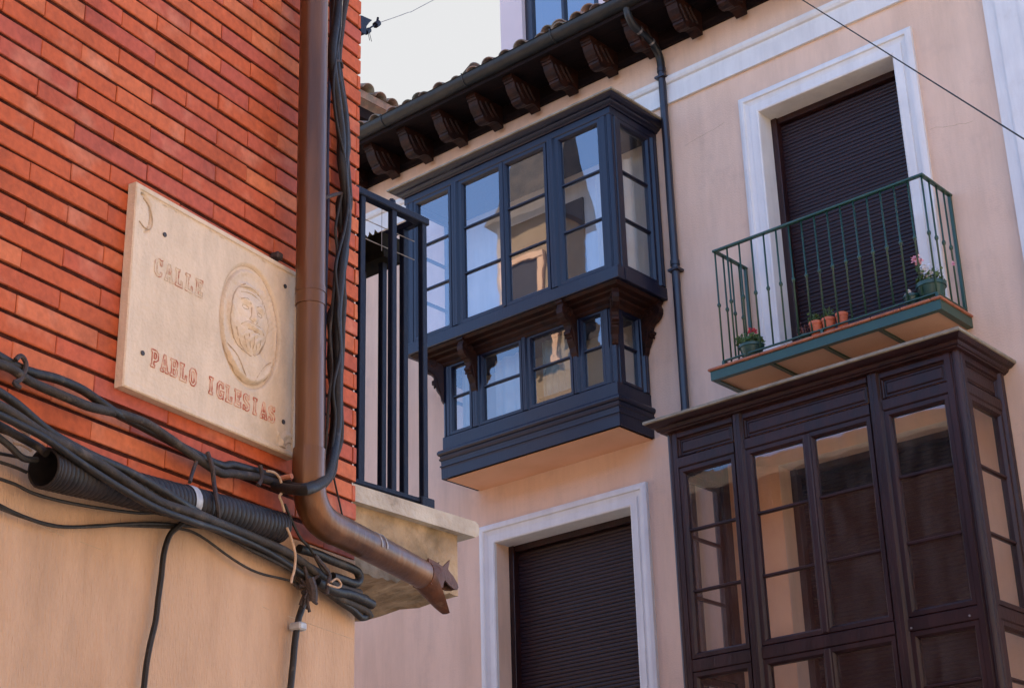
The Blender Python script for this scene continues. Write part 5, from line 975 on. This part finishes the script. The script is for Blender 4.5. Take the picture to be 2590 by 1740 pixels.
# tangle at the knot
random.seed(11)
kc = [Vector(CABLES[[c[1] for c in CABLES].index('pinkish rope loop at the big knot')][5][0])]
kx, kz = kc[0].x-0.035, kc[0].z+0.0
m = MB(ML)
for k_ in range(13):
    a = random.uniform(-0.9, 0.9)+(1.57 if k_ % 3 == 0 else 0); L_ = random.uniform(.025, .055); oy = random.uniform(-.02, .02); w_ = random.uniform(-.5, .5)
    q = [(kx+math.cos(a+w_*t)*L_*t*0.7+random.uniform(-.006, .006), -0.050+oy*abs(t)+0.012*abs(t), kz-0.02+math.sin(a+w_*t)*L_*t*1.1+random.uniform(-.006, .006)) for t in (-1, -.5, 0, .5, 1)]
    m.tube(q, random.uniform(.002, .0055), 6, True, 4)
m.tube([(kx-0.012, -0.055, kz+0.005), (kx, -0.058, kz-0.022), (kx+0.006, -0.054, kz-0.05)], 0.013, 8, True, 3)
tag(obj('cable_knot', m, 'strap', smooth=True), 'ragged dark knot of ties where the loose bundle meets the thick dropping cable', 'cable knot')
m = MB(ML); m.bbox(kx-0.030, kx+0.0, -0.045, -0.008, kz-0.125, kz-0.105); tag(obj('cable_clip', m, 'tape'), 'small pale clip on the thick cable dropping from the knot', 'cable clip')
m = MB(ML)
for (a, b_) in (((2.262, -0.012, 3.718), (2.300, -0.04, 3.690)), ((2.250, -0.012, 3.705), (2.305, -0.035, 3.668)), ((2.275, -0.02, 3.672), (2.31, -0.04, 3.660))): m.tube([a, ((a[0]+b_[0])/2, a[1]-.01, (a[2]+b_[2])/2+.004), b_], 0.004, 6, True, 3)
tag(obj('torn_sheath', m, 'rope', smooth=True), 'torn pale scrap of sheathing beside the corrugated tube mouth', 'scrap')

# ------------------------------------------------------------------ insulator and overhead wires
IN = thing('wall_insulator', 'dark iron bracket with wire strainer on the top of the brick corner', 'bracket', LW(3.53, 0, 5.4))
m = MB(ML); m.prism([(3.503, 5.425), (3.515, 5.430), (3.567, 5.443), (3.552, 5.425), (3.538, 5.405), (3.536, 5.375), (3.530, 5.370), (3.511, 5.368), (3.503, 5.380)], lambda s, z: (s, 0.002, z), lambda s, z: (s, 0.022, z)); obj('bracket_plate', m, 'black_rail', IN)
m = MB(ML); m.tube([(3.532, 0.01, 5.385), (3.548, 0.01, 5.397), (3.575, 0.01, 5.425), (3.604, 0.01, 5.452)], 0.003, 6, True, 2); obj('strainer_rod', m, 'black_rail', IN)
for q_, r_ in ((((3.545, 0.01, 5.389), (3.562, 0.01, 5.406)), 0.009), (((3.594, 0.01, 5.442), (3.612, 0.01, 5.460)), 0.010)): m = MB(ML); m.tube(list(q_), r_, 8, True, 0); obj('insulator', m, 'black_rail', IN)
for q_, r_ in ((((3.604, 0.01, 5.456), (3.609, 0.01, 5.478)), 0.004), (((3.556, 0.01, 5.396), (3.566, 0.01, 5.370)), 0.001), (((3.564, 0.01, 5.398), (3.576, 0.01, 5.372)), 0.001)): m = MB(ML); m.tube(list(q_), r_, 6, True, 0); obj('wire_end', m, 'black_rail', IN)
m = MB(ML); m.tube([(3.618, 0.01, 5.465), (3.78, 0.01, 5.595), (3.922, 0.01, 5.722), (5.2, 0.01, 6.9)], 0.0012, 5, True, 3); tag(obj('overhead_wire', m, 'steel_dull'), 'thin grey wire rising across the white sky from the iron bracket', 'wire')
m = MB(); m.tube([(-6.42, -0.02, 11.30), (-5.774, -0.35, 10.536), (-3.066, -3.0, 7.020), (2.34, -8.29, 0.0)], 0.0050, 6, True, 0); tag(obj('overhead_wire', m, 'cable_dusty'), 'dark cable slanting across the upper right, in front of the pink wall and pilaster', 'wire')
